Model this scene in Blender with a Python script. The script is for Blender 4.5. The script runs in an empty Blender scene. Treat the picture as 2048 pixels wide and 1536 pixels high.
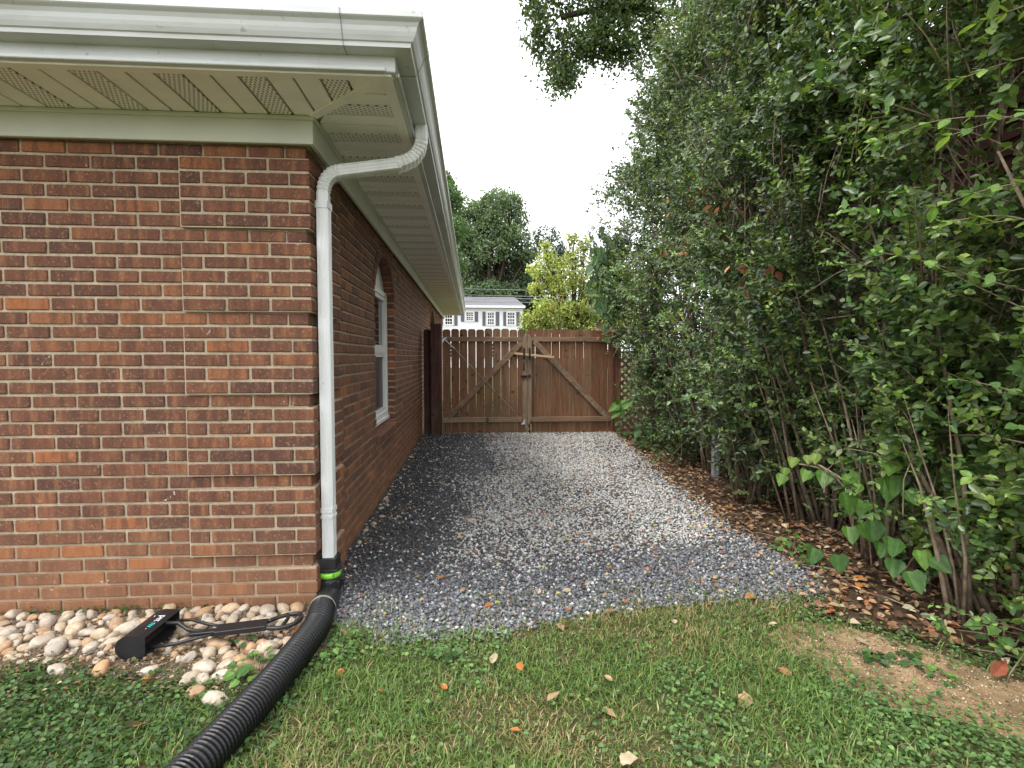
import bpy, bmesh, math, random
import numpy as np
from mathutils import Vector, Matrix
random.seed(7); np.random.seed(7)
RNG = np.random.default_rng(11)
S = bpy.context.scene
C = S.collection
R = math.radians
PI = math.pi

# ------------------------------------------------------------------ camera, sky, sun, exposure
cam_d = bpy.data.cameras.new('camera'); cam = bpy.data.objects.new('camera', cam_d); C.objects.link(cam)
cam_d.sensor_width = 36; cam_d.lens = 36*1090/2048
cam_d.clip_start = 0.05; cam_d.clip_end = 2000
YAW, PITCH = math.atan(79/1090), math.atan(55/1090)
cam.location = (0, 0, 1.25); cam.rotation_euler = (PI/2-PITCH, 0, -YAW)
S.camera = cam
SUN_EL, SUN_AZ = R(62), R(-120)          # azimuth clockwise from +Y : light comes from behind and left, high
world = bpy.data.worlds.new('World'); S.world = world; world.use_nodes = True
wn = world.node_tree.nodes; wl = world.node_tree.links; wn.clear()
sky = wn.new('ShaderNodeTexSky'); sky.sky_type = 'NISHITA'; sky.sun_disc = False
sky.sun_elevation = SUN_EL; sky.sun_rotation = SUN_AZ; sky.dust_density = 4; sky.air_density = 1.2
mx = wn.new('ShaderNodeMixRGB'); mx.inputs[0].default_value = 0.86
mx.inputs[2].default_value = (13.2, 13.4, 13.7, 1)      # the cloud layer of an overcast day
bgn = wn.new('ShaderNodeBackground'); bgn.inputs[1].default_value = 0.115
wo = wn.new('ShaderNodeOutputWorld')
wl.new(sky.outputs[0], mx.inputs[1]); wl.new(mx.outputs[0], bgn.inputs[0]); wl.new(bgn.outputs[0], wo.inputs[0])
sd = bpy.data.lights.new('sun', 'SUN'); sd.energy = 1.3; sd.angle = R(16); sd.color = (1, 0.97, 0.92)
sun = bpy.data.objects.new('sun', sd); C.objects.link(sun)
dv = Vector((math.sin(SUN_AZ)*math.cos(SUN_EL), math.cos(SUN_AZ)*math.cos(SUN_EL), math.sin(SUN_EL)))
sun.rotation_euler = dv.to_track_quat('Z', 'Y').to_euler()
S.view_settings.view_transform = 'Standard'; S.view_settings.look = 'None'
S.view_settings.gamma = 1; S.view_settings.exposure = 0.92
try: S.view_settings.use_curve_mapping = False
except Exception: pass
S.render.engine = 'CYCLES'
S.cycles.use_denoising = True
S.cycles.max_bounces = 6; S.cycles.diffuse_bounces = 5; S.cycles.glossy_bounces = 2
S.cycles.transmission_bounces = 3; S.cycles.transparent_max_bounces = 4

# ------------------------------------------------------------------ materials
class NT:
    def __init__(s, name):
        s.m = bpy.data.materials.new(name); s.m.use_nodes = True
        s.t = s.m.node_tree; s.n = s.t.nodes; s.n.clear()
        s.out = s.n.new('ShaderNodeOutputMaterial'); s.p = s.n.new('ShaderNodeBsdfPrincipled')
        s.t.links.new(s.p.outputs[0], s.out.inputs[0])
        s.pos = s.n.new('ShaderNodeNewGeometry').outputs['Position']
    def set(s, sock, v):
        if isinstance(v, bpy.types.NodeSocket): s.t.links.new(v, sock)
        elif isinstance(v, tuple) and len(v) == 3 and sock.type == 'RGBA': sock.default_value = (*v, 1)
        else: sock.default_value = v
    def map(s, scale):
        n = s.n.new('ShaderNodeMapping'); s.set(n.inputs[0], s.pos); n.inputs['Scale'].default_value = scale; return n.outputs[0]
    def noise(s, scale, detail=4, rough=.55, vec=None, dist=0):
        n = s.n.new('ShaderNodeTexNoise'); s.set(n.inputs['Vector'], vec if vec is not None else s.pos)
        n.inputs['Scale'].default_value = scale; n.inputs['Detail'].default_value = detail
        n.inputs['Roughness'].default_value = rough; n.inputs['Distortion'].default_value = dist
        return n.outputs[0]
    def ramp(s, fac, stops):
        n = s.n.new('ShaderNodeValToRGB'); s.set(n.inputs[0], fac); e = n.color_ramp.elements
        while len(e) < len(stops): e.new(.5)
        for k, (p, c) in enumerate(stops):
            e[k].position = p; e[k].color = (*c, 1) if isinstance(c, tuple) else (c, c, c, 1)
        return n.outputs[0]
    def mix(s, fac, a, b, mode='MIX'):
        n = s.n.new('ShaderNodeMixRGB'); n.blend_type = mode
        s.set(n.inputs[0], fac); s.set(n.inputs[1], a); s.set(n.inputs[2], b); return n.outputs[0]
    def math(s, op, a, b=0.):
        n = s.n.new('ShaderNodeMath'); n.operation = op; s.set(n.inputs[0], a); s.set(n.inputs[1], b); return n.outputs[0]
    def attr(s, name):
        n = s.n.new('ShaderNodeAttribute'); n.attribute_name = name; return n
    def rnd(s):
        o = s.n.new('ShaderNodeObjectInfo').outputs['Random']; a = s.attr('rnd').outputs['Fac']
        return s.math('FRACT', s.math('ADD', o, a))
    def bump(s, h, strength=.3, dist=.01):
        n = s.n.new('ShaderNodeBump'); n.inputs['Strength'].default_value = strength; n.inputs['Distance'].default_value = dist
        s.set(n.inputs['Height'], h); s.t.links.new(n.outputs[0], s.p.inputs['Normal'])
    def done(s, col, rough=.6, spec=.4, metal=0.):
        s.set(s.p.inputs['Base Color'], col); s.set(s.p.inputs['Roughness'], rough)
        s.set(s.p.inputs['Specular IOR Level'], spec); s.set(s.p.inputs['Metallic'], metal); return s.m

def plain(name, col, rough=.6, spec=.4, var=.25, scale=8, bump=0, bscale=60, metal=0):
    t = NT(name); n = t.noise(scale, 5)
    c = t.ramp(n, [(.3, tuple(x*(1-var) for x in col)), (.7, tuple(min(1, x*(1+var)) for x in col))])
    if bump: t.bump(t.noise(bscale, 3), bump, .004)
    return t.done(c, rough, spec, metal)

def leafmat(name, rough=.4, spec=.5, transl=.25):
    t = NT(name); a = t.attr('col').outputs['Color']
    n = t.noise(40, 2); c = t.mix(1, a, t.ramp(n, [(.3, .8), (.7, 1.2)]), 'MULTIPLY')
    t.done(c, rough, spec)
    if transl:
        tr = t.n.new('ShaderNodeBsdfTranslucent'); t.set(tr.inputs[0], t.mix(1, c, (1.25, 1.3, .6), 'MULTIPLY'))
        m = t.n.new('ShaderNodeMixShader'); m.inputs[0].default_value = transl
        t.t.links.new(t.p.outputs[0], m.inputs[1]); t.t.links.new(tr.outputs[0], m.inputs[2]); t.t.links.new(m.outputs[0], t.out.inputs[0])
    return t.m

def brickmat():
    t = NT('brick_clay'); r = t.rnd()
    base = t.ramp(r, [(0, (.105, .052, .038)), (.2, (.155, .068, .043)), (.45, (.190, .080, .047)), (.65, (.160, .069, .044)), (.84, (.210, .088, .048)), (.96, (.28, .112, .052)), (1, (.36, .13, .052))])
    v = t.n.new('ShaderNodeVectorMath'); v.operation = 'ADD'; t.set(v.inputs[0], t.map((30, 30, 5.0)))
    cx = t.n.new('ShaderNodeCombineXYZ'); t.set(cx.inputs[2], t.math('MULTIPLY', r, 40.)); t.t.links.new(cx.outputs[0], v.inputs[1])
    band = t.noise(1.0, 2, .5, v.outputs[0])
    c = t.mix(t.ramp(band, [(.47, .0), (.66, .62)]), base, (.088, .046, .034))
    c = t.mix(t.ramp(band, [(.28, .75), (.44, 0.)]), c, (.30, .145, .070))
    fl = t.noise(75, 3, .6, None, .6)
    c = t.mix(t.ramp(fl, [(.56, 0.), (.72, .7)]), c, (.36, .22, .13))
    fine = t.noise(180, 3)
    c = t.mix(1, c, t.ramp(fine, [(.25, .72), (.75, 1.25)]), 'MULTIPLY')
    sp = t.noise(7, 2, .4); sp2 = t.noise(55, 1)
    c = t.mix(t.math('MULTIPLY', t.ramp(sp, [(.66, 0.), (.70, 1.)]), t.ramp(sp2, [(.66, 0.), (.69, .8)])), c, (.62, .57, .52))
    zz = t.n.new('ShaderNodeSeparateXYZ'); t.set(zz.inputs[0], t.pos)
    spl = t.math('MULTIPLY', t.ramp(zz.outputs['Z'], [(0., .62), (.5, 0.)]), t.ramp(t.noise(5, 4, .6), [(.3, .45), (.65, 1.)]))
    c = t.mix(spl, c, (.33, .17, .085))
    t.bump(t.mix(.5, fine, fl), .55, .004)
    return t.done(c, .85, .25)

def woodmat(name, cols, vert=True, axis='Z'):
    t = NT(name); r = t.rnd()
    base = t.ramp(r, cols)
    sc = {'Z': (45, 45, 2.2), 'X': (2.2, 45, 45), 'D': (14, 14, 14)}[axis]
    v = t.n.new('ShaderNodeVectorMath'); v.operation = 'ADD'; t.set(v.inputs[0], t.map(sc))
    cx = t.n.new('ShaderNodeCombineXYZ'); t.set(cx.inputs[1], t.math('MULTIPLY', r, 30.)); t.t.links.new(cx.outputs[0], v.inputs[1])
    g = t.noise(1.0, 5, .65, v.outputs[0], 1.0)
    c = t.mix(1, base, t.ramp(g, [(.28, .45), (.5, 1.), (.72, 1.5)]), 'MULTIPLY')
    big = t.noise(3.5, 3)
    c = t.mix(t.ramp(big, [(.45, 0.), (.7, .5)]), c, (.13, .10, .065))
    kn = t.noise(11, 1, .3); c = t.mix(t.ramp(kn, [(.70, 0.), (.75, .75)]), c, (.035, .018, .012))
    t.bump(g, .4, .004)
    return t.done(c, .75, .3)

def ventmat(name, u):
    # white aluminium soffit strip punched with short slots (fine relief of the strip)
    t = NT(name); s = t.n.new('ShaderNodeSeparateXYZ'); t.set(s.inputs[0], t.pos)
    a, b = ('X', 'Y') if u == 'Y' else ('Y', 'X')
    row = t.math('MULTIPLY', s.outputs[b], 1/.020); par = t.math('MULTIPLY', t.math('FLOOR', row), .5)
    fa = t.math('FRACT', t.math('ADD', t.math('MULTIPLY', s.outputs[a], 1/.019), par)); fb = t.math('FRACT', row)
    slot = t.math('MULTIPLY', t.math('LESS_THAN', t.math('ABSOLUTE', t.math('SUBTRACT', fa, .5)), .2), t.math('LESS_THAN', t.math('ABSOLUTE', t.math('SUBTRACT', fb, .5)), .36))
    c = t.mix(slot, (.90, .89, .82), (.26, .25, .21))
    t.bump(t.math('SUBTRACT', 1., slot), .5, .003)
    return t.done(c, .45, .4)

M = {}
M['brick'] = brickmat()
t = NT('mortar'); n = t.noise(60, 5, .7); n2 = t.noise(4, 3)
c = t.ramp(n, [(.3, (.36, .29, .20)), (.7, (.58, .48, .355))]); c = t.mix(1, c, t.ramp(n2, [(.3, .75), (.7, 1.1)]), 'MULTIPLY')
zz = t.n.new('ShaderNodeSeparateXYZ'); t.set(zz.inputs[0], t.pos); c = t.mix(t.math('MULTIPLY', t.ramp(zz.outputs['Z'], [(0., .7), (.4, 0.)]), t.ramp(n2, [(.3, .5), (.65, 1.)])), c, (.34, .22, .13))
t.bump(n, .6, .004); M['mortar'] = t.done(c, .95, .1)
t = NT('white_aluminium'); n = t.noise(3, 5); d = t.noise(1, 4, .6, t.map((2, 2, 14)))
c = t.mix(t.ramp(n, [(.45, 0.), (.75, .35)]), (.60, .62, .61), (.44, .45, .42)); c = t.mix(t.ramp(d, [(.48, 0.), (.75, .5)]), c, (.36, .36, .31)); d2 = t.noise(26, 3, .6); c = t.mix(t.ramp(d2, [(.66, 0.), (.72, .5)]), c, (.25, .25, .20))
t.bump(t.noise(14, 2), .08, .01); M['alu'] = t.done(c, .38, .5)
M['soffit'] = plain('soffit_white', (.90, .89, .82), .5, .4, .07, 5)
M['vent_front'] = ventmat('soffit_vent_front', 'Y'); M['vent_side'] = ventmat('soffit_vent_side', 'X')
M['frieze'] = plain('frieze_white', (.60, .62, .52), .5, .4, .06, 3)
t = NT('downspout_white'); d = t.noise(1, 5, .65, t.map((9, 9, 1.4)))
c = t.mix(t.ramp(d, [(.45, 0.), (.75, .55)]), (.76, .77, .76), (.46, .46, .42)); d2 = t.noise(40, 3, .6); c = t.mix(t.ramp(d2, [(.66, 0.), (.73, .45)]), c, (.30, .29, .25)); M['spout'] = t.done(c, .35, .5)
M['vinyl'] = plain('white_vinyl', (.78, .78, .77), .35, .5, .05)
M['glass'] = NT('window_glass').done((.012, .014, .016), .03, .8)
M['screen'] = plain('insect_screen', (.02, .021, .023), .35, .5, .2)
M['shingle'] = plain('roof_shingle', (.085, .08, .085), .9, .2, .35, 6, .5, 90)
t = NT('roof_grey_far'); n = t.noise(1, 4, .6, t.map((.35, 1, 3))); M['roof_far'] = t.done(t.ramp(n, [(.3, (.115, .115, .125)), (.7, (.19, .185, .195))]), .9, .2)
t = NT('lap_siding_white'); s_ = t.n.new('ShaderNodeSeparateXYZ'); t.set(s_.inputs[0], t.pos)
t.bump(t.math('FRACT', t.math('MULTIPLY', s_.outputs['Z'], 1/.2)), .6, .02); M['siding_far'] = t.done(t.ramp(t.noise(.7, 3), [(.3, (.74, .77, .80)), (.7, (.80, .82, .84))]), .6, .3)
M['shutter'] = plain('shutter_grey', (.11, .10, .115), .6, .4, .1)
M['picket'] = woodmat('picket_wood', [(0, (.175, .078, .040)), (.35, (.205, .094, .049)), (.65, (.205, .103, .055)), (1, (.235, .132, .074))])
M['rail'] = woodmat('rail_wood', [(0, (.22, .14, .085)), (1, (.30, .21, .14))], axis='X')
M['stile'] = woodmat('stile_wood', [(0, (.22, .145, .088)), (1, (.28, .20, .13))])
M['brace'] = woodmat('brace_wood', [(0, (.22, .135, .082)), (1, (.29, .20, .13))], axis='D')
M['post'] = woodmat('post_wood', [(0, (.065, .026, .022)), (1, (.085, .036, .028))])
M['post2'] = woodmat('post_wood_red', [(0, (.16, .070, .042)), (1, (.19, .085, .05))])
M['newwood'] = plain('pale_timber', (.55, .40, .22), .7, .3, .15, 20)
M['iron'] = plain('black_iron', (.012, .012, .013), .45, .5, .2)
M['galv'] = plain('galvanised_steel', (.62, .63, .64), .35, .6, .15, 20, metal=.6)
M['lattice'] = plain('lattice_wood', (.36, .22, .17), .8, .2, .25, 12)
M['plastic'] = plain('black_plastic', (.014, .014, .016), .42, .5, .3, 20, .1, 90)
M['hose'] = plain('black_corrugated_plastic', (.007, .007, .008), .36, .5, .3, 10)
M['label'] = plain('lime_label', (.30, .78, .07), .5, .4, .04)
M['ink'] = plain('label_ink', (.05, .13, .03), .6, .3, .05)
M['printw'] = plain('white_print', (.75, .75, .78), .6, .3, .02)
M['printt'] = plain('teal_print', (.05, .50, .48), .6, .3, .02)
M['pale_band'] = plain('pale_cord', (.34, .31, .24), .8, .2, .2, 40)
M['brownsiding'] = plain('brown_siding', (.085, .036, .030), .8, .2, .3, 5, .3, 40)
M['bark'] = plain('stem_bark', (.23, .175, .125), .9, .15, .45, 25, .6, 60)
M['bark_dark'] = plain('trunk_bark', (.070, .055, .042), .95, .1, .35, 6, .6, 20)
M['greypole'] = plain('grey_pole', (.30, .31, .33), .6, .4, .2, 15)
M['leaf'] = leafmat('hedge_leaf', .33, .5, .24)
M['treeleaf'] = leafmat('tree_leaf', .5, .4, .35)
M['grass'] = leafmat('grass_blade', .5, .35, .25)
M['dryleaf'] = leafmat('dry_leaf', .8, .2, .12)
M['stone'] = leafmat('gravel_stone', .8, .3, 0)
t = NT('river_pebble'); r = t.rnd(); n = t.noise(35, 4, .6, None, .8); n3 = t.noise(8, 3)
c = t.ramp(r, [(0, (.52, .43, .32)), (.25, (.50, .45, .39)), (.5, (.55, .40, .25)), (.7, (.60, .54, .45)), (.88, (.44, .29, .18)), (1, (.50, .30, .16))])
c = t.mix(1, c, t.ramp(n, [(.25, .55), (.7, 1.15)]), 'MULTIPLY'); c = t.mix(t.ramp(n3, [(.45, 0.), (.7, .55)]), c, (.33, .25, .16))
t.bump(n, .25, .004); M['pebble'] = t.done(c, .7, .3)
t = NT('lawn_soil'); n = t.noise(22, 6, .7); n2 = t.noise(2.2, 4)
c = t.ramp(n, [(.25, (.055, .045, .026)), (.5, (.085, .080, .036)), (.75, (.17, .135, .075))])
c = t.mix(t.ramp(n2, [(.4, 0.), (.65, .65)]), c, (.07, .09, .03)); t.bump(n, .7, .02); M['lawn'] = t.done(c, .95, .1)
t = NT('gravel_bed'); n = t.noise(70, 5, .7); M['gravelbed'] = t.done(t.ramp(n, [(.3, (.06, .058, .055)), (.7, (.17, .16, .15))]), .95, .1)
t = NT('leaf_mould'); n = t.noise(40, 6, .7); t.bump(n, .8, .02)
M['mould'] = t.done(t.ramp(n, [(.25, (.035, .024, .016)), (.55, (.085, .056, .035)), (.78, (.20, .135, .085))]), .95, .1)
t = NT('dry_soil'); n = t.noise(30, 6, .7); n2 = t.noise(6, 4); t.bump(n, .6, .012)
c = t.ramp(n, [(.25, (.22, .145, .08)), (.5, (.34, .23, .13)), (.75, (.44, .315, .19))]); c = t.mix(t.ramp(n2, [(.42, 0.), (.62, .7)]), c, (.13, .092, .052)); M['drysoil'] = t.done(c, .95, .1)
t = NT('pebble_soil'); n = t.noise(45, 6, .7); t.bump(n, .8, .015)
M['pebsoil'] = t.done(t.ramp(n, [(.25, (.07, .05, .032)), (.5, (.16, .115, .075)), (.78, (.34, .26, .18))]), .95, .1)

# ------------------------------------------------------------------ builders
WORLD = {}          # world place of each Empty root
def link(o, parent=None):
    C.objects.link(o)
    if parent is not None:
        o.parent = parent
        if parent.name in WORLD: o.matrix_parent_inverse = Matrix.Translation(-WORLD[parent.name])
    return o
def thing(name, label, cat, loc=(0, 0, 0), group=None):
    o = bpy.data.objects.new(name, None); C.objects.link(o); o.location = loc; o.empty_display_size = .1
    WORLD[o.name] = Vector(loc); o['label'] = label; o['category'] = cat
    if group: o['group'] = group
    return o
def tag(o, label, cat, group=None):
    o['label'] = label; o['category'] = cat
    if group: o['group'] = group
    return o
def structure(o): o['kind'] = 'structure'; return o
def stuff(o): o['kind'] = 'stuff'; return o

class MB:
    def __init__(s): s.v = []; s.f = []; s.r = []
    def add(s, vs, fs, r=0.):
        k = len(s.v); s.v += [tuple(v) for v in vs]; s.f += [tuple(i+k for i in f) for f in fs]; s.r += [r]*len(fs); return s
    def box(s, x0, x1, y0, y1, z0, z1, r=0.):
        return s.add([(x, y, z) for z in (z0, z1) for y in (y0, y1) for x in (x0, x1)],
                     [(0, 2, 3, 1), (4, 5, 7, 6), (0, 1, 5, 4), (2, 6, 7, 3), (0, 4, 6, 2), (1, 3, 7, 5)], r)
    def bar(s, a, b, w, d, up=(0, 1, 0), r=0.):
        a, b = Vector(a), Vector(b); ax = (b-a).normalized(); u = Vector(up); n = (u-ax*u.dot(ax)).normalized(); sd_ = ax.cross(n)
        vs = [p+sd_*(i*w/2)+n*(j*d/2) for p in (a, b) for i, j in ((-1, -1), (1, -1), (1, 1), (-1, 1))]
        return s.add(vs, [(0, 1, 2, 3), (7, 6, 5, 4), (0, 4, 5, 1), (1, 5, 6, 2), (2, 6, 7, 3), (3, 7, 4, 0)], r)
    def prism(s, pts, axis, a, b, r=0.):
        # polygon pts in the plane normal to axis, extruded from a to b
        n = len(pts)
        def P(u, v, w): return {'X': (w, u, v), 'Y': (u, w, v), 'Z': (u, v, w)}[axis]
        vs = [P(u, v, a) for u, v in pts]+[P(u, v, b) for u, v in pts]
        return s.add(vs, [tuple(range(n))[::-1], tuple(range(n, 2*n))]+[(i, (i+1) % n, n+(i+1) % n, n+i) for i in range(n)], r)
    def sweep(s, pts, sect, scales=None, up=(0, 0, 1), caps=True, closed=True, r=0.):
        # sect: list of (u,v); parallel-transported frame along pts
        pts = [Vector(p) for p in pts]; n = len(sect); k0 = len(s.v); u = None
        for i, p in enumerate(pts):
            ta = (pts[min(i+1, len(pts)-1)]-pts[max(i-1, 0)]).normalized()
            if u is None:
                u = Vector(up); u = (u-ta*u.dot(ta)); u = u.normalized() if u.length > 1e-4 else ta.orthogonal().normalized()
            else: u = (u-ta*u.dot(ta)).normalized()
            w = ta.cross(u); sc = scales[i] if scales is not None else 1
            s.v += [tuple(p+w*(a*sc)+u*(b*sc)) for a, b in sect]
        for i in range(len(pts)-1):
            for j in range(n if closed else n-1):
                a = k0+i*n+j; b = k0+i*n+(j+1) % n; s.f.append((a, b, b+n, a+n)); s.r.append(r)
        if caps:
            s.f.append(tuple(range(k0, k0+n))[::-1]); s.f.append(tuple(range(k0+(len(pts)-1)*n, k0+len(pts)*n))); s.r += [r, r]
        return s
    def tube(s, pts, radii, n=6, r=0.):
        if not hasattr(radii, '__len__'): radii = [radii]*len(pts)
        return s.sweep(pts, [(math.cos(a*2*PI/n), math.sin(a*2*PI/n)) for a in range(n)], radii, r=r)
    def build(s, name, mat, parent=None, smooth=False, bevel=0):
        me = bpy.data.meshes.new(name); me.from_pydata(s.v, [], s.f); me.update()
        bm = bmesh.new(); bm.from_mesh(me); bmesh.ops.recalc_face_normals(bm, faces=bm.faces); bm.to_mesh(me); bm.free()
        if any(s.r):
            a = me.attributes.new('rnd', 'FLOAT', 'FACE'); a.data.foreach_set('value', s.r)
        me.materials.append(mat)
        if smooth: me.polygons.foreach_set('use_smooth', [True]*len(me.polygons))
        o = bpy.data.objects.new(name, me); link(o, parent)
        if bevel:
            m = o.modifiers.new('bevel', 'BEVEL'); m.width = bevel; m.segments = 1; m.limit_method = 'ANGLE'
        return o

def npmesh(name, V, F, col, mat, parent=None, smooth=False):
    V = np.asarray(V, np.float32); F = np.asarray(F, np.int32); k = F.shape[1]
    me = bpy.data.meshes.new(name); me.vertices.add(len(V)); me.vertices.foreach_set('co', V.ravel())
    me.loops.add(F.size); me.loops.foreach_set('vertex_index', F.ravel())
    me.polygons.add(len(F)); me.polygons.foreach_set('loop_start', np.arange(0, F.size, k, dtype=np.int32))
    try: me.polygons.foreach_set('loop_total', np.full(len(F), k, np.int32))
    except Exception: pass
    if smooth: me.polygons.foreach_set('use_smooth', np.ones(len(F), bool))
    me.update(calc_edges=True)
    if col is not None:
        a = me.attributes.new('col', 'FLOAT_COLOR', 'FACE'); cc = np.ones((len(F), 4), np.float32); cc[:, :3] = col
        a.data.foreach_set('color', cc.ravel())
    me.materials.append(mat); o = bpy.data.objects.new(name, me); return link(o, parent)

def unit(a): return a/np.maximum(np.linalg.norm(a, axis=-1, keepdims=True), 1e-6)
def leaves(P, A, N, L, W, fold=.12, curl=.1):
    """oval folded leaf, two quads: base P, axis A, normal N"""
    P = np.asarray(P); A = unit(A); Sd = unit(np.cross(N, A)); N = np.cross(A, Sd)
    L = np.broadcast_to(np.asarray(L, float).reshape(-1, 1), (len(P), 1)); W = np.broadcast_to(np.asarray(W, float).reshape(-1, 1), (len(P), 1))
    g = lambda a, s, n: P+A*(a*L)+Sd*(s*W)+N*(n*W)-N*(curl*a*a*L)
    V = np.stack([g(0, 0, 0), g(.33, .5, fold), g(.72, .4, fold), g(1, 0, 0), g(.72, -.4, fold), g(.33, -.5, fold)], 1).reshape(-1, 3)
    k = np.arange(len(P))[:, None]*6
    F = np.concatenate([k+np.array([0, 1, 2, 3]), k+np.array([0, 3, 4, 5])], 1).reshape(-1, 4)
    return V, F
def rhombs(P, A, N, L, W):
    P = np.asarray(P); A = unit(A); Sd = unit(np.cross(N, A)); L = np.asarray(L).reshape(-1, 1); W = np.asarray(W).reshape(-1, 1)
    V = np.stack([P, P+A*L*.5+Sd*W*.5, P+A*L, P+A*L*.5-Sd*W*.5], 1).reshape(-1, 3)
    return V, np.arange(len(P)*4).reshape(-1, 4)
def pal(n, cols, wts=None, var=.2):
    cols = np.array(cols); i = RNG.choice(len(cols), n, p=None if wts is None else np.array(wts)/sum(wts))
    return cols[i]*RNG.uniform(1-var, 1+var, (n, 1))*RNG.uniform(.93, 1.07, (n, 3))
def vnoise(x, y, seed=0):
    """smooth value noise, 0..1"""
    x = np.asarray(x, float); y = np.asarray(y, float); xi = np.floor(x).astype(int); yi = np.floor(y).astype(int); fx = x-xi; fy = y-yi
    fx = fx*fx*(3-2*fx); fy = fy*fy*(3-2*fy)
    h = lambda a, b: ((np.sin(a*127.1+b*311.7+seed*74.7)*43758.5453) % 1.0)
    return (h(xi, yi)*(1-fx)+h(xi+1, yi)*fx)*(1-fy)+(h(xi, yi+1)*(1-fx)+h(xi+1, yi+1)*fx)*fy
def inpoly(x, y, poly):
    x = np.asarray(x); y = np.asarray(y); ins = np.zeros(x.shape, bool); n = len(poly)
    for i in range(n):
        (x0, y0), (x1, y1) = poly[i], poly[(i+1) % n]
        if y0 == y1: continue
        c_ = ((y0 > y) != (y1 > y)) & (x < (x1-x0)*(y-y0)/(y1-y0)+x0); ins ^= c_
    return ins

# ------------------------------------------------------------------ the ground
def jit0(a): return random.uniform(-a, a)
def sheet(name, pts, z, mat):
    return structure(MB().add([(x, y, z) for x, y in pts], [tuple(range(len(pts)))]).build(name, mat))
sheet('lawn', [(-400, -400), (400, -400), (400, 400), (-400, 400)], 0, M['lawn'])
GRAVEL = [(-.82, 2.72), (-.66, 2.56), (-.50, 2.45), (-.30, 2.36), (-.08, 2.40), (.12, 2.40), (.36, 2.50), (.62, 2.57), (.95, 2.60), (1.29, 2.655), (1.60, 2.64), (1.86, 2.69), (1.97, 2.95), (1.93, 3.5), (1.90, 4.1), (1.98, 4.6), (2.0, 5.4), (2.06, 6.1), (2.18, 7.3), (2.32, 8.5), (2.32, 8.8), (-.82, 8.8)]
sheet('gravel_drive', GRAVEL, .004, M['gravelbed'])
MOULD = [(1.80, 2.72), (1.62, 2.47), (1.86, 2.30), (2.08, 2.08), (2.33, 1.78), (2.6, 1.2), (4.9, 1.2), (4.9, 9.4), (2.35, 9.4), (2.30, 8.6), (2.0, 6), (1.85, 4.2), (1.9, 3.4), (1.95, 2.95)]
sheet('hedge_soil', MOULD, .010, M['mould'])
_D = [(1.38, 2.26), (1.55, 2.37), (1.74, 2.33), (1.9, 2.17), (2.02, 2.0), (2.2, 1.75), (2.35, 1.45), (2.05, 1.35), (1.85, 1.58), (1.72, 1.72), (1.55, 1.80), (1.46, 1.95), (1.42, 2.10)]
DIRT = []
for i in range(len(_D)):
    (ax_, ay_), (bx__, by__) = _D[i], _D[(i+1) % len(_D)]
    for k in range(8): DIRT.append((ax_+(bx__-ax_)*k/8+jit0(.03), ay_+(by__-ay_)*k/8+jit0(.03)))
_c = (sum(p[0] for p in _D)/len(_D), sum(p[1] for p in _D)/len(_D))
sheet('bare_soil_patch', [(_c[0]+(p[0]-_c[0])*1.13-.03, _c[1]+(p[1]-_c[1])*1.13-.02) for p in _D], .003, M['drysoil'])
PEB = [(-5, 2.76), (-.80, 2.76), (-.66, 2.55), (-.62, 2.30), (-.72, 2.15), (-.86, 2.02), (-1.0, 2.10), (-1.2, 2.12), (-1.4, 2.16), (-1.7, 2.24), (-2.1, 2.22), (-5, 2.2)]
peb = sheet('pebble_bed', PEB, .007, M['pebsoil'])

# ------------------------------------------------------------------ the brick house
house = thing('brick_house', 'red brown brick bungalow with white soffit and gutter, left of the gravel drive', 'house', (-.8, 2.75, 0))
CH, BL, JT = .0666, .2055, .0135          # course height, brick pitch, joint
Z0 = .633
XW, YW = -.80, 2.75
YEND = 14.9
WINS = [(4.60, 5.70), (10.55, 11.65)]     # window openings along the side wall
SILL, SPRING = .62, 1.83
def arch_top(y, w, extra=0.):
    c_ = (w[0]+w[1])/2; h = (w[1]-w[0])/2; rise = .33
    rr = (h*h+rise*rise)/(2*rise); cz = SPRING+rise-rr; d = (rr+extra)**2-(y-c_)**2
    return cz+math.sqrt(d) if d > 0 else SPRING
core = MB()
core.box(-5, XW-.009, YW+.009, YW+.12, -.1, 2.40)
TOPZ = 2.40
for i in range(-11, 26):
    if i % 6 == 0: continue
    zc = Z0+i*CH; core.box(-1.383, XW+.026-.008, YW-.026+.008, YW+.0085, zc-CH/2, zc+CH/2); core.box(XW-.0085, XW+.026-.008, YW+.0085, YW-.026+.612, zc-CH/2, zc+CH/2)
edges = [YW+.12]+[e for w in WINS for e in w]+[YEND]
for i in range(0, len(edges), 2):
    core.box(XW-.13, XW-.009, edges[i]+(.009 if i else 0), edges[i+1]-.009, -.1, TOPZ)
for w in WINS:
    core.box(XW-.13, XW-.009, w[0]-.009, w[1]+.009, -.1, SILL-.11)
    n = 14; pts = [(w[0]-.009, TOPZ), (w[0]-.009, SPRING)]+[(w[0]+(w[1]-w[0])*k/n, arch_top(w[0]+(w[1]-w[0])*k/n, w)+.009) for k in range(n+1)]+[(w[1]+.009, SPRING), (w[1]+.009, TOPZ)]
    core.prism(pts, 'X', XW-.13, XW-.009)
wall = core.build('wall', M['mortar'], house)

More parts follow.
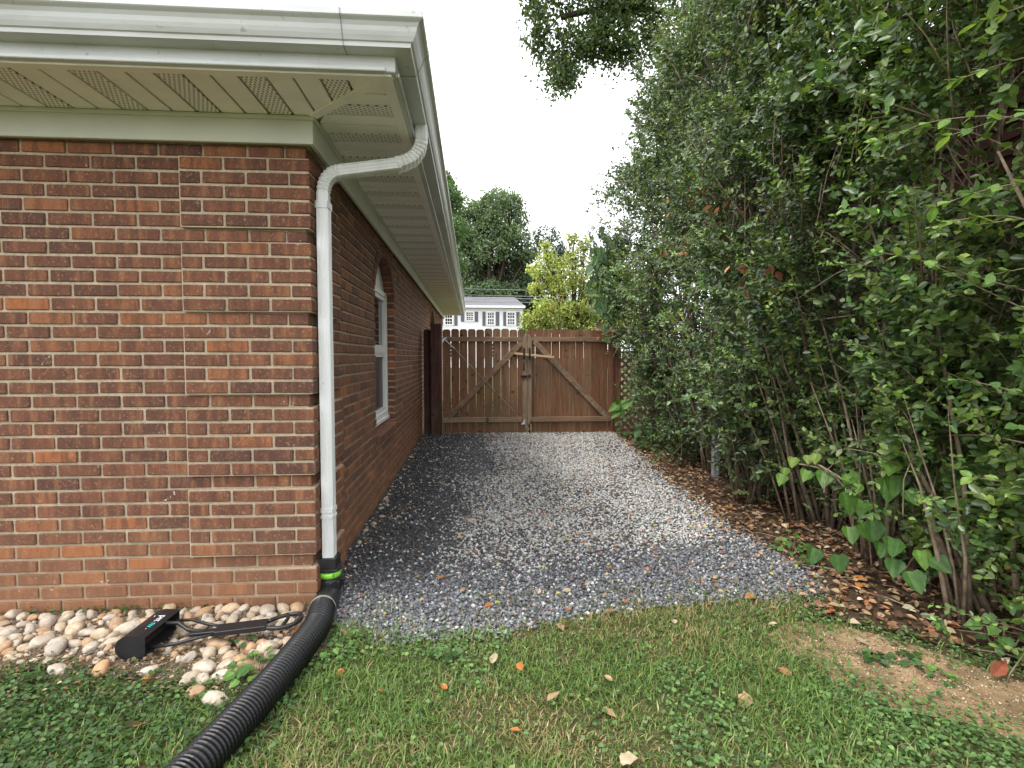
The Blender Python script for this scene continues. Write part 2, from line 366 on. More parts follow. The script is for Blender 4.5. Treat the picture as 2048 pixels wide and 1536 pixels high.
BR = []      # every brick: x0,x1,y0,y1,z0,z1
def jit(a): return random.uniform(-a, a)
for i in range(-11, 26):
    zc = Z0+i*CH; z0, z1 = zc-CH/2+JT/2, zc+CH/2-JT/2; flush = i % 6 == 0; pr = 0 if flush else .026
    xe, yf = XW+pr, YW-pr
    odd = i % 2 == 1
    # front, from the corner leftwards
    x = xe
    first = True; XC = -1.383
    joints = []
    if odd: xs = [xe]+[-.767-.2053*k for k in range(1, 22)]
    else: xs = [xe-.098]+[-.767-.2053*(k-.5) for k in range(2, 22)]
    for k in range(len(xs)-1):
        a, b = xs[k+1]+JT/2, xs[k]-(JT/2 if (k or not odd) else 0)
        segs = [(a, b)]
        if a < XC < b and not flush: segs = [(a, XC-JT/2), (XC+JT/2, b)]
        for a_, b_ in segs:
            d = pr if b_ > XC else 0
            BR.append((a_, b_, YW-d+jit(.0015), YW-d+.095, z0+jit(.0012), z1+jit(.0012), 'F'))
    # side, from the corner to the back
    ys = [yf]+[yf+.2053*k for k in range(1, 62)] if not odd else [yf+.098]+[yf+.2053*(k-.5) for k in range(2, 62)]
    for k in range(len(ys)-1):
        a, b = ys[k]+(JT/2 if (k or odd) else 0), ys[k+1]-JT/2
        YQ = yf+.616
        ivs = [(a, min(b, YEND))] if (flush or not a < YQ < b) else [(a, YQ-JT/2), (YQ+JT/2, b)]
        for w in WINS:
            lo, hi = w
            if z1 <= SILL-.10: continue
            if z0 > SPRING:
                c_ = (lo+hi)/2; half = (hi-lo)/2+.105
                ev = [y for y in np.linspace(lo-.12, hi+.12, 120) if arch_top(y, w, .105) > zc]
                if not ev: continue
                lo, hi = ev[0], ev[-1]
            nv = []
            for p, q in ivs:
                if q <= lo or p >= hi: nv.append((p, q)); continue
                if p < lo: nv.append((p, lo))
                if q > hi: nv.append((hi, q))
            ivs = nv
        for p, q in ivs:
            d = pr if q < YQ+.01 else 0
            if q-p > .025: BR.append((XW+d-.095, XW+d+jit(.0015), p, q, z0+jit(.0012), z1+jit(.0012), 'S'))
def brick_verts(b=.004, sx=.195, sy=.095, sz=.056, j=0):
    bm = bmesh.new(); bmesh.ops.create_cube(bm, size=1)
    for v in bm.verts: v.co = Vector((v.co.x*sx, v.co.y*sy, v.co.z*sz))
    bmesh.ops.bevel(bm, geom=bm.edges[:], offset=b, segments=1, affect='EDGES')
    for v in bm.verts: v.co += Vector((jit(j), jit(j), jit(j)))
    for v in bm.verts: v.co = Vector((v.co.x/sx, v.co.y/sy, v.co.z/sz))
    bm.normal_update(); return bm
BMESH = []
for k in range(6):
    bm = brick_verts(.0035, j=.0011); me = bpy.data.meshes.new('brick'); bm.to_mesh(me); bm.free(); me.materials.append(M['brick']); BMESH.append(me)
bm = brick_verts(.0035, j=.0008); bm.verts.ensure_lookup_table(); bm.verts.index_update(); BV = [v.co.copy() for v in bm.verts]; BF = [tuple(v.index for v in f.verts) for f in bm.faces]; bm.free()
def bkey(b):
    xc, yc, zc = (b[0]+b[1])/2, (b[2]+b[3])/2, (b[4]+b[5])/2
    if xc < -2.36 and b[6] == 'F' : return 99+abs(xc)
    d2 = xc*xc+yc*yc+(zc-1.25)**2
    f = yc if b[6] == 'F' else abs(xc)
    return d2**1.5/f
BR.sort(key=bkey)
rest = MB()
for k, b in enumerate(BR):
    ctr = Vector(((b[0]+b[1])/2, (b[2]+b[3])/2, (b[4]+b[5])/2)); dim = Vector((b[1]-b[0], b[3]-b[2], b[5]-b[4]))
    if k < 292:
        o = bpy.data.objects.new('brick', BMESH[k % 6]); C.objects.link(o); o.parent = wall; o.location = ctr
        if b[6] == 'S': o.rotation_euler.z = PI/2; dim = Vector((dim.y, dim.x, dim.z))
        o.scale = dim
    else:
        rest.add([(ctr.x+v.x*dim.x, ctr.y+v.y*dim.y, ctr.z+v.z*dim.z) if b[6] == 'F' else (ctr.x-v.y*dim.x, ctr.y+v.x*dim.y, ctr.z+v.z*dim.z) for v in BV], BF, random.random())
stuff(rest.build('brickwork', M['brick'], wall))

# windows with rowlock sill and brick arch
for wi, w in enumerate(WINS):
    xg = XW-.085
    c_ = (w[0]+w[1])/2; half = (w[1]-w[0])/2
    fr = MB(); f0, f1 = w[0]+.012, w[1]-.012; zb, zt = SILL+.035, SPRING+.06
    for y0, y1, z0, z1 in ((f0, f0+.05, zb, zt), (f1-.05, f1, zb, zt), (f0+.05, f1-.05, zt-.05, zt), (f0+.05, f1-.05, zb, zb+.05)):
        fr.box(xg-.05, xg+.015, y0, y1, z0, z1)
    fr.box(xg-.05, xg+.03, f0, f1, zb-.035, zb)
    win = fr.build('window', M['vinyl'], house, bevel=.003)
    zm = (zb+zt)/2+.03
    sa = MB()
    sa.box(xg-.03, xg+.008, f0+.05, f1-.05, zm-.022, zm+.022)
    for a, b in ((zb+.05, zm-.022), (zm+.022, zt-.05)):
        sa.box(xg-.035, xg+.002, f0+.05, f0+.085, a, b); sa.box(xg-.035, xg+.002, f1-.085, f1-.05, a, b)
        sa.box(xg-.035, xg+.002, f0+.085, f1-.085, a, a+.035); sa.box(xg-.035, xg+.002, f0+.085, f1-.085, b-.035, b)
    sa.build('sash', M['vinyl'], win)
    MB().box(xg-.030, xg-.024, f0+.085, f1-.085, zm+.057, zt-.085).build('pane', M['glass'], win)
    MB().box(xg-.030, xg-.024, f0+.085, f1-.085, zb+.085, zm-.057).build('pane', M['screen'], win)
    n = 14; pts = [(f0, zt), (f1, zt)]+[(f1-(f1-f0)*k/n, max(zt+.002, arch_top(f1-(f1-f0)*k/n, w)-.004)) for k in range(n+1)]
    MB().prism(pts, 'X', xg-.06, xg-.01).build('arch_panel', M['vinyl'], win)
    MB().prism([(f0-.02, 0.2), (f1+.02, .2), (f1+.02, 2.2), (f0-.02, 2.2)], 'X', xg-.30, xg-.065).build('window_backing', M['screen'], win)
    nb = 14
    for k in range(nb):          # rowlock sill bricks
        y0 = w[0]+(w[1]-w[0])*k/nb+.004; y1 = w[0]+(w[1]-w[0])*(k+1)/nb-.004
        MB().add([(XW-.09, y0, SILL-.02), (XW-.09, y1, SILL-.02), (XW+.03, y1, SILL-.045), (XW+.03, y0, SILL-.045), (XW-.09, y0, SILL-.10), (XW-.09, y1, SILL-.10), (XW+.022, y1, SILL-.12), (XW+.022, y0, SILL-.12)],
                 [(0, 1, 2, 3), (7, 6, 5, 4), (0, 3, 7, 4), (1, 5, 6, 2), (3, 2, 6, 7), (0, 4, 5, 1)], random.random()).build('sill_brick', M['brick'], win)
    MB().box(XW-.092, XW+.010, w[0]+.008, w[1]-.008, SILL-.108, SILL-.056).build('sill_mortar', M['mortar'], win)
    rise = .33; rr = (half*half+rise*rise)/(2*rise); cz = SPRING+rise-rr; am = math.asin(half/rr); nb = 20
    for k in range(nb):          # arch bricks
        a0 = -am+2*am*k/nb+.009; a1 = -am+2*am*(k+1)/nb-.009
        q = [(c_+r_*math.sin(a), cz+r_*math.cos(a)) for r_, a in ((rr, a0), (rr, a1), (rr+.098, a1), (rr+.098, a0))]
        MB().prism(q, 'X', XW-.095, XW+.003, random.random()).build('arch_brick', M['brick'], win)

# frieze, soffit, fascia, gutter, roof
XE, YE = -.32, 2.28                   # fascia planes
XL, YR = -5.0, 15.25
zs = 2.385
fb = MB(); fb.box(XL, XW+.05, YW-.05, YW-.029, 2.256, zs-.012); fb.box(XW+.029, XW+.05, YW-.029, YEND+.02, 2.256, zs-.012)
fb.box(XL, XW+.062, YW-.062, YW-.0505, zs-.02, zs-.001); fb.box(XW+.0505, XW+.062, YW-.0505, YEND+.02, zs-.02, zs-.001)
fb.build('frieze_board', M['frieze'], house, bevel=.002)
soff = MB()
soff.add([(XL, YE, zs+.022), (XE, YE, zs+.022), (XE, YR, zs+.022), (XW-.02, YR, zs+.022), (XW-.02, YW+.02, zs+.022), (XL, YW+.02, zs+.022)], [(0, 1, 2, 3, 4, 5)])
soffit = soff.build('soffit', M['soffit'], house)
PW = .109; nf = 0; restp = MB(); restv = MB()
def strip(poly, vent, side, single):
    mb = MB().prism(poly, 'Z', zs, zs+.010)
    m_ = (M['vent_side'] if side else M['vent_front']) if vent else M['soffit']
    if single: mb.build('soffit_panel', m_, soffit, bevel=.002)
    else:
        (restv if vent else restp).prism(poly, 'Z', zs, zs+.010)
miter = lambda y: XE-(y-YE)*1.0       # diagonal from the outer corner to the house corner
x = -.40; k = 2
while x > -4.9:
    a, b = x-PW+.0055, x-.0055
    lo = lambda xx: min(YW-.06, max(YE+.006, YE+(XE-xx)+.0))
    # front strips run along Y; clipped by the diagonal mitre
    ya, yb = min(YW-.06, YE+(XE-a)-.03), min(YW-.06, YE+(XE-b)-.03)
    if ya > YE+.02 and yb > YE+.01:
        pts = [(a, YE+.004), (b, YE+.004), (b, yb)]+([(a, ya)] if abs(ya-yb) < 1e-6 or ya < YW-.06 else [(XE-(YW-.06-YE)-.03, YW-.06), (a, YW-.06)])
        strip(pts, k % 3 == 0, False, x > -2.4)
    x -= PW; k += 1
y = YE+.07; k = 1
while y < YR-.1:
    a, b = y+.0055, y+PW-.0055
    xa, xb = max(XW+.06, XE-(a-YE)+.03), max(XW+.06, XE-(b-YE)+.03)
    if xb < XE-.02:
        pts = [(xa, a), (XE-.004, a), (XE-.004, b)]+([(xb, b)] if (xa > XW+.06 or abs(xa-xb) < 1e-6) else [(XW+.06, b)])
        strip(pts, k % 3 == 0, True, y < 5.6)
    y += PW; k += 1
stuff(restp.build('soffit_panel', M['soffit'], soffit)); stuff(restv.build('vented_panel', M['vent_side'], soffit))
MB().bar((XE-.01, YE+.01, zs-.002), (XW+.055, YW-.055, zs-.002), .045, .012, (0, 0, 1)).build('mitre_trim', M['soffit'], soffit, bevel=.002)
jc = MB(); jc.box(XL, XE-.045, YE+.001, YE+.045, zs-.010, zs-.001); jc.box(XE-.045, XE-.001, YE+.001, YR, zs-.0095, zs-.001)
jc.build('edge_trim', M['soffit'], soffit, bevel=.002)
fa = MB()
for u0, u1, z0, z1 in ((0, .018, zs-.003, 2.50), (.0185, .028, zs-.0035, zs+.014)):
    fa.box(XL, XE-.02, YE-u1, YE-u0, z0, z1); fa.box(XE+u0, XE+u1, YE+.02, YR, z0, z1)
fa.box(XL, XE+.0178, YE-.0178, YE+.0195, zs-.0025, 2.505); fa.box(XE-.0195, XE+.0177, YE+.0196, YR, zs-.0025, 2.505)
fa.build('fascia', M['alu'], house, bevel=.003)
prof = [(.018, 2.443), (.085, 2.443), (.088, 2.458), (.095, 2.461), (.104, 2.476), (.110, 2.490), (.114, 2.505), (.122, 2.518), (.134, 2.526), (.138, 2.530), (.138, 2.552), (.128, 2.556), (.018, 2.556)]
gu = MB(); st = []
xl0, xl1 = XL, YR
for (fx, fy) in ((lambda u: XL, lambda u: YE-u), (lambda u: XE+u, lambda u: YE-u), (lambda u: XE+u, lambda u: YR)):
    st.append([(fx(u), fy(u), z) for u, z in prof])
n = len(prof)
gu.add(sum(st, []), [(i*n+j, i*n+(j+1) % n, (i+1)*n+(j+1) % n, (i+1)*n+j) for i in range(2) for j in range(n)]+[tuple(range(n)), tuple(range(2*n, 3*n))])
gutter = gu.build('gutter', M['alu'], house)
sm = MB()            # seam sleeves of the mitred gutter corner
for xs0, xs1 in ((XE-.172, XE-.168),):
    sec0 = [(xs0, YE-u*1.0-(.002 if u > .02 else 0), z+(-.002 if z < 2.46 else 0)) for u, z in prof]; sec1 = [(xs1, p[1], p[2]) for p in sec0]
    sm.add(sec0+sec1, [(j, (j+1) % n, n+(j+1) % n, n+j) for j in range(n)]+[tuple(range(n)), tuple(range(n, 2*n))])
sec0 = [(XE+u+(.002 if u > .02 else 0), YE+.13, z+(-.002 if z < 2.46 else 0)) for u, z in prof]; sec1 = [(p[0], YE+.134, p[2]) for p in sec0]
sm.add(sec0+sec1, [(j, (j+1) % n, n+(j+1) % n, n+j) for j in range(n)]+[tuple(range(n)), tuple(range(n, 2*n))])
sm.build('gutter_seam', M['greypole'], gutter)
rf = MB(); e = .06; zr = 2.563; run = 4.6; sl = .36
A = [(XL-4, YE-e, zr), (XE+e, YE-e, zr), (XE+e, YR+e, zr), (XE+e-run, YE-e+run, zr+run*sl), (XL-4, YE-e+run, zr+run*sl), (XE+e-run, YR+e-run, zr+run*sl), (XL-4, YR+e-run, zr+run*sl), (XL-4, YR+e, zr)]
rf.add(A, [(0, 1, 3, 4), (1, 2, 5, 3), (2, 7, 6, 5), (4, 3, 5, 6)])
rf.add([(x_, y_, z_-.006) for x_, y_, z_ in A], [(0, 1, 2, 7)])
rf.build('roof', M['shingle'], house)
hc = MB()
for k in range(12):
    p = Vector((XE+e-.05-k*.14, YE-e+.05+k*.14, zr+.012+k*.14*sl)); q = p+Vector((-.20, .20, .20*sl+.006))
    hc.bar(p, q, .22, .012, (0, 0, 1))
hc.build('hip_cap', M['shingle'], house)

# downspout
def ribsect(w, d):
    s_ = []
    def side(x0, y0, x1, y1, m_):
        nx, ny = (y1-y0), -(x1-x0); l = math.hypot(nx, ny); nx, ny = nx/l, ny/l
        for k in range(m_):
            for t_, o_ in ((.0, 0), (.30, 0), (.36, -.0025), (.64, -.0025), (.70, 0)):
                t2 = .08+.84*(k+t_)/m_; s_.append((x0+(x1-x0)*t2+nx*o_, y0+(y1-y0)*t2+ny*o_))
    w, d = w/2, d/2
    side(-w, -d, w, -d, 3); side(w, -d, w, d, 3); side(w, d, -w, d, 3); side(-w, d, -w, -d, 3)
    return s_
def bez(p0, p1, p2, n):
    p0, p1, p2 = Vector(p0), Vector(p1), Vector(p2)
    return [p0*(1-t_)**2+p1*2*t_*(1-t_)+p2*t_*t_ for t_ in [k/n for k in range(n+1)]]
SX, SY = -.742, 2.835
sec = ribsect(.078, .060)
down = MB().sweep([(SX, SY, 2.02), (SX, SY, 1.2), (SX, SY, .20)], sec, up=(1, 0, 0)).build('downspout', M['spout'], house)
O = Vector((-.262, 2.93, 2.455))
p1 = bez(O-Vector((0, 0, .07)), O-Vector((0, 0, .185)), O+Vector((-.125, -.035, -.222)), 20)
dirn = (Vector((SX, SY, 2.16))-p1[-1])
p3 = bez(Vector((SX, SY, 2.16))+(-dirn).normalized()*.10, (SX, SY, 2.168), (SX, SY, 2.05), 20)
def crimp(n): return [1.0 if (i < 2 or i > n-3) else (1.03 if i % 2 else .90) for i in range(n)]
MB().sweep([O, p1[0]]+p1[1:], [(a*1.03, b*1.03) for a, b in sec], [1]+crimp(len(p1)), up=(1, 0, 0)).build('upper_elbow', M['spout'], down)
MB().sweep([p1[-1]-(p3[0]-p1[-1]).normalized()*.02, p3[0]+(p3[0]-p1[-1]).normalized()*.02], [(b*.98, a*.98) for a, b in ribsect(.060, .078)], up=(0, 0, 1)).build('offset_pipe', M['spout'], down)
MB().sweep(p3+[Vector((SX, SY, 1.985))], [(b*1.02, a*1.02) for a, b in ribsect(.060, .078)], crimp(len(p3))+[1], up=(0, 0, 1)).build('lower_elbow', M['spout'], down)
for z_, h_ in ((1.985, .035), (.455, .022), (.425, .014)):
    MB().sweep([(SX, SY, z_), (SX, SY, z_+h_)], [(a*1.11, b*1.11) for a, b in sec], up=(1, 0, 0)).build('pipe_strap', M['spout'], down)

# ------------------------------------------------------------------ drain hose
drain = thing('drain_hose', 'black corrugated drain hose running from the white downspout across the grass', 'drain hose', (SX, SY, 0))
ad = MB(); ad.box(SX-.044, SX+.044, SY-.054, SY+.054, .165, .222); ad.box(SX-.050, SX+.050, SY-.060, SY+.060, .158, .166)
ad.tube([(SX, SY, .158), (SX, SY, .150), (SX, SY, .148), (SX, SY, .110)], [.062, .062, .055, .055], 28)
ad.tube([(SX, SY, .112), (SX, SY, .105), (SX, SY, .104), (SX, SY, .058), (SX, SY, .054)], [.058, .058, .064, .064, .060], 28)
for k in range(10):
    a = k*2*PI/10; ad.box(SX+.0645*math.cos(a)-.006, SX+.0645*math.cos(a)+.006, SY+.0645*math.sin(a)-.006, SY+.0645*math.sin(a)+.006, .064, .100)
ad.build('coupling', M['plastic'], drain, bevel=.002)
lb = MB(); nseg = 24
lb.sweep([(SX, SY, .118), (SX, SY, .146)], [(.0562*math.cos(k*2*PI/nseg), .0562*math.sin(k*2*PI/nseg)) for k in range(nseg)], up=(1, 0, 0))
lab = lb.build('label', M['label'], drain, smooth=True)
bars = MB()
for k, (a, w_, z0, z1) in enumerate([(-62, 1.2, .123, .141), (-59, .8, .123, .141), (-56, 1.4, .123, .141), (-53, .7, .123, .141)]):
    a = R(a); bars.bar((SX+.0563*math.cos(a), SY+.0563*math.sin(a), z0), (SX+.0563*math.cos(a), SY+.0563*math.sin(a), z1), .0012*w_, .001, (math.cos(a), math.sin(a), 0))
bars.build('label_print', M['ink'], lab)
el = bez((SX, SY, .07), (SX, SY-.02, -.005), (SX+.03, SY-.26, .062), 12)
MB().tube(el, [.056]*5+[.058]*6+[.062, .062], 24).build('elbow', M['plastic'], drain, smooth=True)
hp = [Vector(p) for p in ((SX+.028, SY-.24, .062), (-.690, 2.40, .062), (-.712, 2.15, .060), (-.742, 1.93, .060), (-.778, 1.74, .060), (-.815, 1.56, .06), (-.875, 1.30, .06), (-.95, 1.05, .06))]
def smoothpath(pts, step):
    out = []
    for i in range(len(pts)-1):
        a, b, c2, d = pts[max(0, i-1)], pts[i], pts[i+1], pts[min(len(pts)-1, i+2)]
        n_ = max(1, int((c2-b).length/step))
        for k in range(n_):
            t_ = k/n_; out.append(.5*((2*b)+(c2-a)*t_+(2*a-5*b+4*c2-d)*t_*t_+(3*b-a-3*c2+d)*t_**3))
    return out+[pts[-1]]
path = smoothpath(hp, .0042)
prof_r = [.0490, .0575, .0600, .0575]
MB().sweep(path, [(math.cos(a*2*PI/26), math.sin(a*2*PI/26)) for a in range(26)], [prof_r[i % 4] for i in range(len(path))]).build('corrugated_hose', M['hose'], drain)
MB().tube(path[6:9], .0615, 26).build('hose_clamp', M['pale_band'], drain)

# ------------------------------------------------------------------ pet waste scooper
sc = thing('pet_waste_scooper', 'black plastic pet waste scooper lying on the pale pebbles by the wall', 'scooper', (-1.15, 2.40, 0))
ax = Vector((.24, -.075, 0)).normalized(); ax = Vector((.990, -.02, 0)).normalized()
B0 = Vector((-1.385, 2.385, .068))
# bin: half-barrel lying with its long axis across the handle
bx_u = Vector((.05, 1, 0)).normalized(); bx_v = Vector((1, -.05, 0)).normalized()
def binv(s_, p): return B0+bx_u*s_+bx_v*p[0]+Vector((0, 0, p[1]))
secb = [(a_*.82, b_*.80) for a_, b_ in [(.072, .050), (.045, .058), (.0, .060), (-.035, .054), (-.062, .036), (-.076, .008), (-.076, -.022), (-.062, -.046), (-.038, -.060), (.0, -.066), (.036, -.062), (.062, -.050), (.070, -.038), (.050, -.034), (.020, -.030), (.0, .0), (.018, .034), (.062, .042)]]
bn = MB(); n = len(secb); L2 = .118
bn.add([binv(-L2, p) for p in secb]+[binv(L2, p) for p in secb], [(i, (i+1) % n, n+(i+1) % n, n+i) for i in range(n)])
hull = secb[:13]; m_ = len(hull)
bn.add([binv(-L2-.003, p) for p in hull]+[binv(-L2, p) for p in hull], [(i, (i+1) % m_, m_+(i+1) % m_, m_+i) for i in range(m_)]+[tuple(range(m_)), tuple(range(m_, 2*m_))])
bn.add([binv(L2, p) for p in hull]+[binv(L2+.003, p) for p in hull], [(i, (i+1) % m_, m_+(i+1) % m_, m_+i) for i in range(m_)]+[tuple(range(m_)), tuple(range(m_, 2*m_))])
binb = bn.build('bin', M['plastic'], sc)
def word(txt, mat, size, s_, p_, name, par):
    cu = bpy.data.curves.new('word', 'FONT'); cu.body = txt; cu.size = size; cu.extrude = .0004; cu.align_x = 'CENTER'; cu.align_y = 'CENTER'
    tmp = bpy.data.objects.new('word', cu); C.objects.link(tmp)
    me = bpy.data.meshes.new_from_object(tmp.evaluated_get(bpy.context.evaluated_depsgraph_get())); bpy.data.objects.remove(tmp)
    me.materials.clear(); me.materials.append(mat)
    x_ = -bx_u; y_ = bx_v; z_ = Vector((0, 0, 1)); m4 = Matrix((x_, y_, z_)).transposed().to_4x4()
    m4.translation = binv(s_, (p_, .0486)); me.transform(m4)
    o = bpy.data.objects.new(name, me); link(o, par); return o
word('pet', M['printw'], .042, .030, .030, 'lettering', binb); word('nv', M['printt'], .042, -.030, .030, 'lettering', binb)
word('.', M['printw'], .036, -.060, .034, 'lettering', binb); word('-', M['printw'], .036, .050, -.004, 'lettering', binb)
rod = MB()
g0 = B0+bx_v*.05; hN = Vector((-1.085, 2.372, .075))
rod.tube([g0+bx_u*.085+Vector((0, 0, .01)), Vector((-1.24, 2.455, .085)), Vector((-1.17, 2.425, .08)), hN+Vector((.0, .022, .004))], [.007, .007, .007, .006], 8)
rod.tube([g0-bx_u*.085+Vector((0, 0, -.02)), Vector((-1.23, 2.30, .06)), Vector((-1.15, 2.325, .07)), hN+Vector((0, -.026, 0))], [.008, .008, .007, .006], 8)
rod.tube([g0+bx_u*.02+Vector((0, 0, .03)), Vector((-1.27, 2.40, .10)), Vector((-1.215, 2.365, .085)), hN+Vector((-.05, -.01, 0))], [.009, .009, .008, .007], 8)
rod.build('scoop_arms', M['plastic'], sc, smooth=True)
MB().bar((-1.20, 2.350, .074), (-1.085, 2.365, .076), .034, .014, (0, 0, 1)).build('slider', M['plastic'], sc, bevel=.002)
MB().bar((-1.10, 2.362, .078), (-.90, 2.398, .080), .074, .022, (0, 0, 1)).bar((-.985, 2.383, .090), (-.978, 2.3845, .090), .066, .004, (0, 0, 1)).build('shaft', M['plastic'], sc, bevel=.003)
hl = [(-.905, 2.425, .080), (-.875, 2.455, .082), (-.83, 2.475, .085), (-.785, 2.47, .09), (-.765, 2.44, .09), (-.772, 2.405, .085), (-.80, 2.38, .08), (-.85, 2.365, .078), (-.905, 2.375, .078)]
MB().tube(smoothpath([Vector(p) for p in hl], .012), .0095, 8).build('handle', M['plastic'], sc, smooth=True)
MB().tube(smoothpath([Vector(p) for p in ((-.835, 2.470, .085), (-.822, 2.43, .088), (-.83, 2.375, .080))], .01), .008, 8).build('trigger', M['plastic'], sc, smooth=True)

# ------------------------------------------------------------------ pebbles
PM = []
for k in range(7):
    bm = bmesh.new(); bmesh.ops.create_icosphere(bm, subdivisions=3, radius=1); off = Vector((jit(9), jit(9), jit(9)))
    from mathutils import noise as mnoise
    for v in bm.verts:
        d = 1+.34*mnoise.noise(v.co*1.0+off)+.13*mnoise.noise(v.co*2.3+off); v.co *= d
    me = bpy.data.meshes.new('pebble'); bm.to_mesh(me); bm.free(); me.materials.append(M['pebble'])
    me.polygons.foreach_set('use_smooth', [True]*len(me.polygons)); PM.append(me)
placed = []
def place_peb(x, y, r, zoff=0):
    o = bpy.data.objects.new('pebble', random.choice(PM)); C.objects.link(o); o.parent = peb
    a = r*random.uniform(.85, 1.15); o.scale = (a*1.25, a*random.uniform(.72, .95), a*random.uniform(.55, .78))
    o.location = (x, y, .007+a*.30+zoff); o.rotation_euler = (jit(.3), jit(.3), random.uniform(0, PI)); placed.append((x, y, r))
tries = 0
def addpeb(region, n_, rmin, rmax, gap):
    c_ = 0; t_ = 0
    while c_ < n_ and t_ < n_*60:
        t_ += 1; x, y = region(); r = random.uniform(rmin, rmax)
        if all((x-a)**2+(y-b)**2 > (gap*(r+q))**2 for a, b, q in placed): place_peb(x, y, r); c_ += 1
addpeb(lambda: (random.uniform(-2.45, -1.40), random.uniform(2.36, 2.71)), 70, .022, .040, .86)
addpeb(lambda: (random.uniform(-2.45, -1.40), random.uniform(2.28, 2.71)), 92, .011, .022, .84)
addpeb(lambda: (random.uniform(-1.42, -.84), random.uniform(2.50, 2.71)), 34, .022, .037, .84)
addpeb(lambda: (random.uniform(-1.10, -.78), random.uniform(2.10, 2.36)), 30, .024, .042, .82)
addpeb(lambda: (random.uniform(-1.45, -.84), random.uniform(2.26, 2.70)), 40, .011, .022, .85)
addpeb(lambda: (random.uniform(-.775, -.70), random.uniform(3.6, 8.3)), 26, .012, .022, .9)
for x, y, r in ((-1.46, 2.20, .038), (-1.27, 2.175, .034), (-1.02, 2.02, .030), (-.93, 1.98, .034), (-1.62, 2.20, .03), (-2.0, 2.24, .04)): place_peb(x, y, r)

# ------------------------------------------------------------------ gravel
OCT = np.array([(1, 0, 0), (-1, 0, 0), (0, 1, 0), (0, -1, 0), (0, 0, 1), (0, 0, -1)], float)
OF = np.array([(0, 2, 4), (2, 1, 4), (1, 3, 4), (3, 0, 4), (2, 0, 5), (1, 2, 5), (3, 1, 5), (0, 3, 5)])
def stones(name, x, y, size, col, z=0.004):
    n = len(x); V = OCT[None]*RNG.uniform(.55, 1.25, (n, 6, 1))+RNG.uniform(-.28, .28, (n, 6, 3))
    V *= size[:, None, None]*np.stack([RNG.uniform(.8, 1.3, n), RNG.uniform(.6, 1.0, n), RNG.uniform(.45, .8, n)], 1)[:, None, :]
    a = RNG.uniform(0, 2*PI, n); b = RNG.uniform(-.6, .6, n); ca, sa, cb, sb = np.cos(a), np.sin(a), np.cos(b), np.sin(b)
    X, Y, Z = V[..., 0], V[..., 1], V[..., 2]
    Y, Z = Y*cb[:, None]-Z*sb[:, None], Y*sb[:, None]+Z*cb[:, None]
    X, Y = X*ca[:, None]-Y*sa[:, None], X*sa[:, None]+Y*ca[:, None]
    V = np.stack([X+x[:, None], Y+y[:, None], Z+z+size[:, None]*RNG.uniform(.15, .75, n)[:, None]], -1).reshape(-1, 3)
    F = (np.arange(n)[:, None, None]*6+OF[None]).reshape(-1, 3)
    return npmesh(name, V, F, np.repeat(col, 8, 0), M['stone'])
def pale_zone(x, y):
    """how much of the pale dusty stone lies here (0 dark fresh slate at the front and by the wall, there with eave shade painted in, 1 pale middle)"""
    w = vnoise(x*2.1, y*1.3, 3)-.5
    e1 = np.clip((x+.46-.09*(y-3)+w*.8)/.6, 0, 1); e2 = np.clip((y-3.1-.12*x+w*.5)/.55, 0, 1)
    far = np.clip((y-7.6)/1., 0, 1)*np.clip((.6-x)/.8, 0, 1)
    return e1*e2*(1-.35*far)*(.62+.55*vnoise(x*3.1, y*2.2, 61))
N = 78000; y = 2.33+(8.78-2.33)*RNG.random(N)**1.45; x = RNG.uniform(-.82, 2.4, N)
keep = inpoly(x+RNG.normal(0, .035, N), y+RNG.normal(0, .035, N), GRAVEL) & (x > -.79); x, y = x[keep], y[keep]
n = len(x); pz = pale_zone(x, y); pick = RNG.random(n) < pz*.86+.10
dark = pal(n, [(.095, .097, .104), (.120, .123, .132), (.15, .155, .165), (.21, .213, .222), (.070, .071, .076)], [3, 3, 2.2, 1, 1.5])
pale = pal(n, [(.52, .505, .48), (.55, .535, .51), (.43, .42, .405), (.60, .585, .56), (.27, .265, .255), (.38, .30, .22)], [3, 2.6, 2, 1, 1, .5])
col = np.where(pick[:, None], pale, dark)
dark = dark*(1+.55*np.clip((3.3-y+.3*x)/.5, 0, 1))[:, None]*(1-.42*np.clip((.02-x)/.45, 0, 1)*np.clip((y-2.9)/.5, 0, 1))[:, None]  # dark stones lighter at the front; along the wall eave shade put into their colour
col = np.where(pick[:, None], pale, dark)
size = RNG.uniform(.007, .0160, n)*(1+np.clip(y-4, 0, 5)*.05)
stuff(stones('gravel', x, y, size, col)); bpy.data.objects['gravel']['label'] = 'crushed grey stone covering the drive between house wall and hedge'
# pea stones and grit between the pebbles and the grass
N = 3500; x = RNG.uniform(-2.5, -.62, N); y = RNG.uniform(2.0, 2.74, N); k = inpoly(x, y, PEB); x, y = x[k], y[k]
o = stuff(stones('pebble_grit', x, y, RNG.uniform(.004, .011, len(x)), pal(len(x), [(.30, .23, .16), (.2, .15, .1), (.45, .37, .28), (.16, .15, .15)]), .006)); o['label'] = 'small grit and stone chips between the pale pebbles'

N = 14000; x = RNG.uniform(1.2, 2.6, N); y = RNG.uniform(1.3, 2.5, N); k = inpoly(x+RNG.normal(0, .05, N), y+RNG.normal(0, .05, N), DIRT); x, y = x[k], y[k]
o = stuff(stones('soil_crumbs', x, y, RNG.uniform(.002, .009, len(x))*RNG.uniform(.5, 1, len(x)), pal(len(x), [(.33, .23, .14), (.42, .31, .19), (.24, .165, .10), (.5, .4, .28)]), .002)); o['label'] = 'crumbs of dry tan soil on the bare patch'
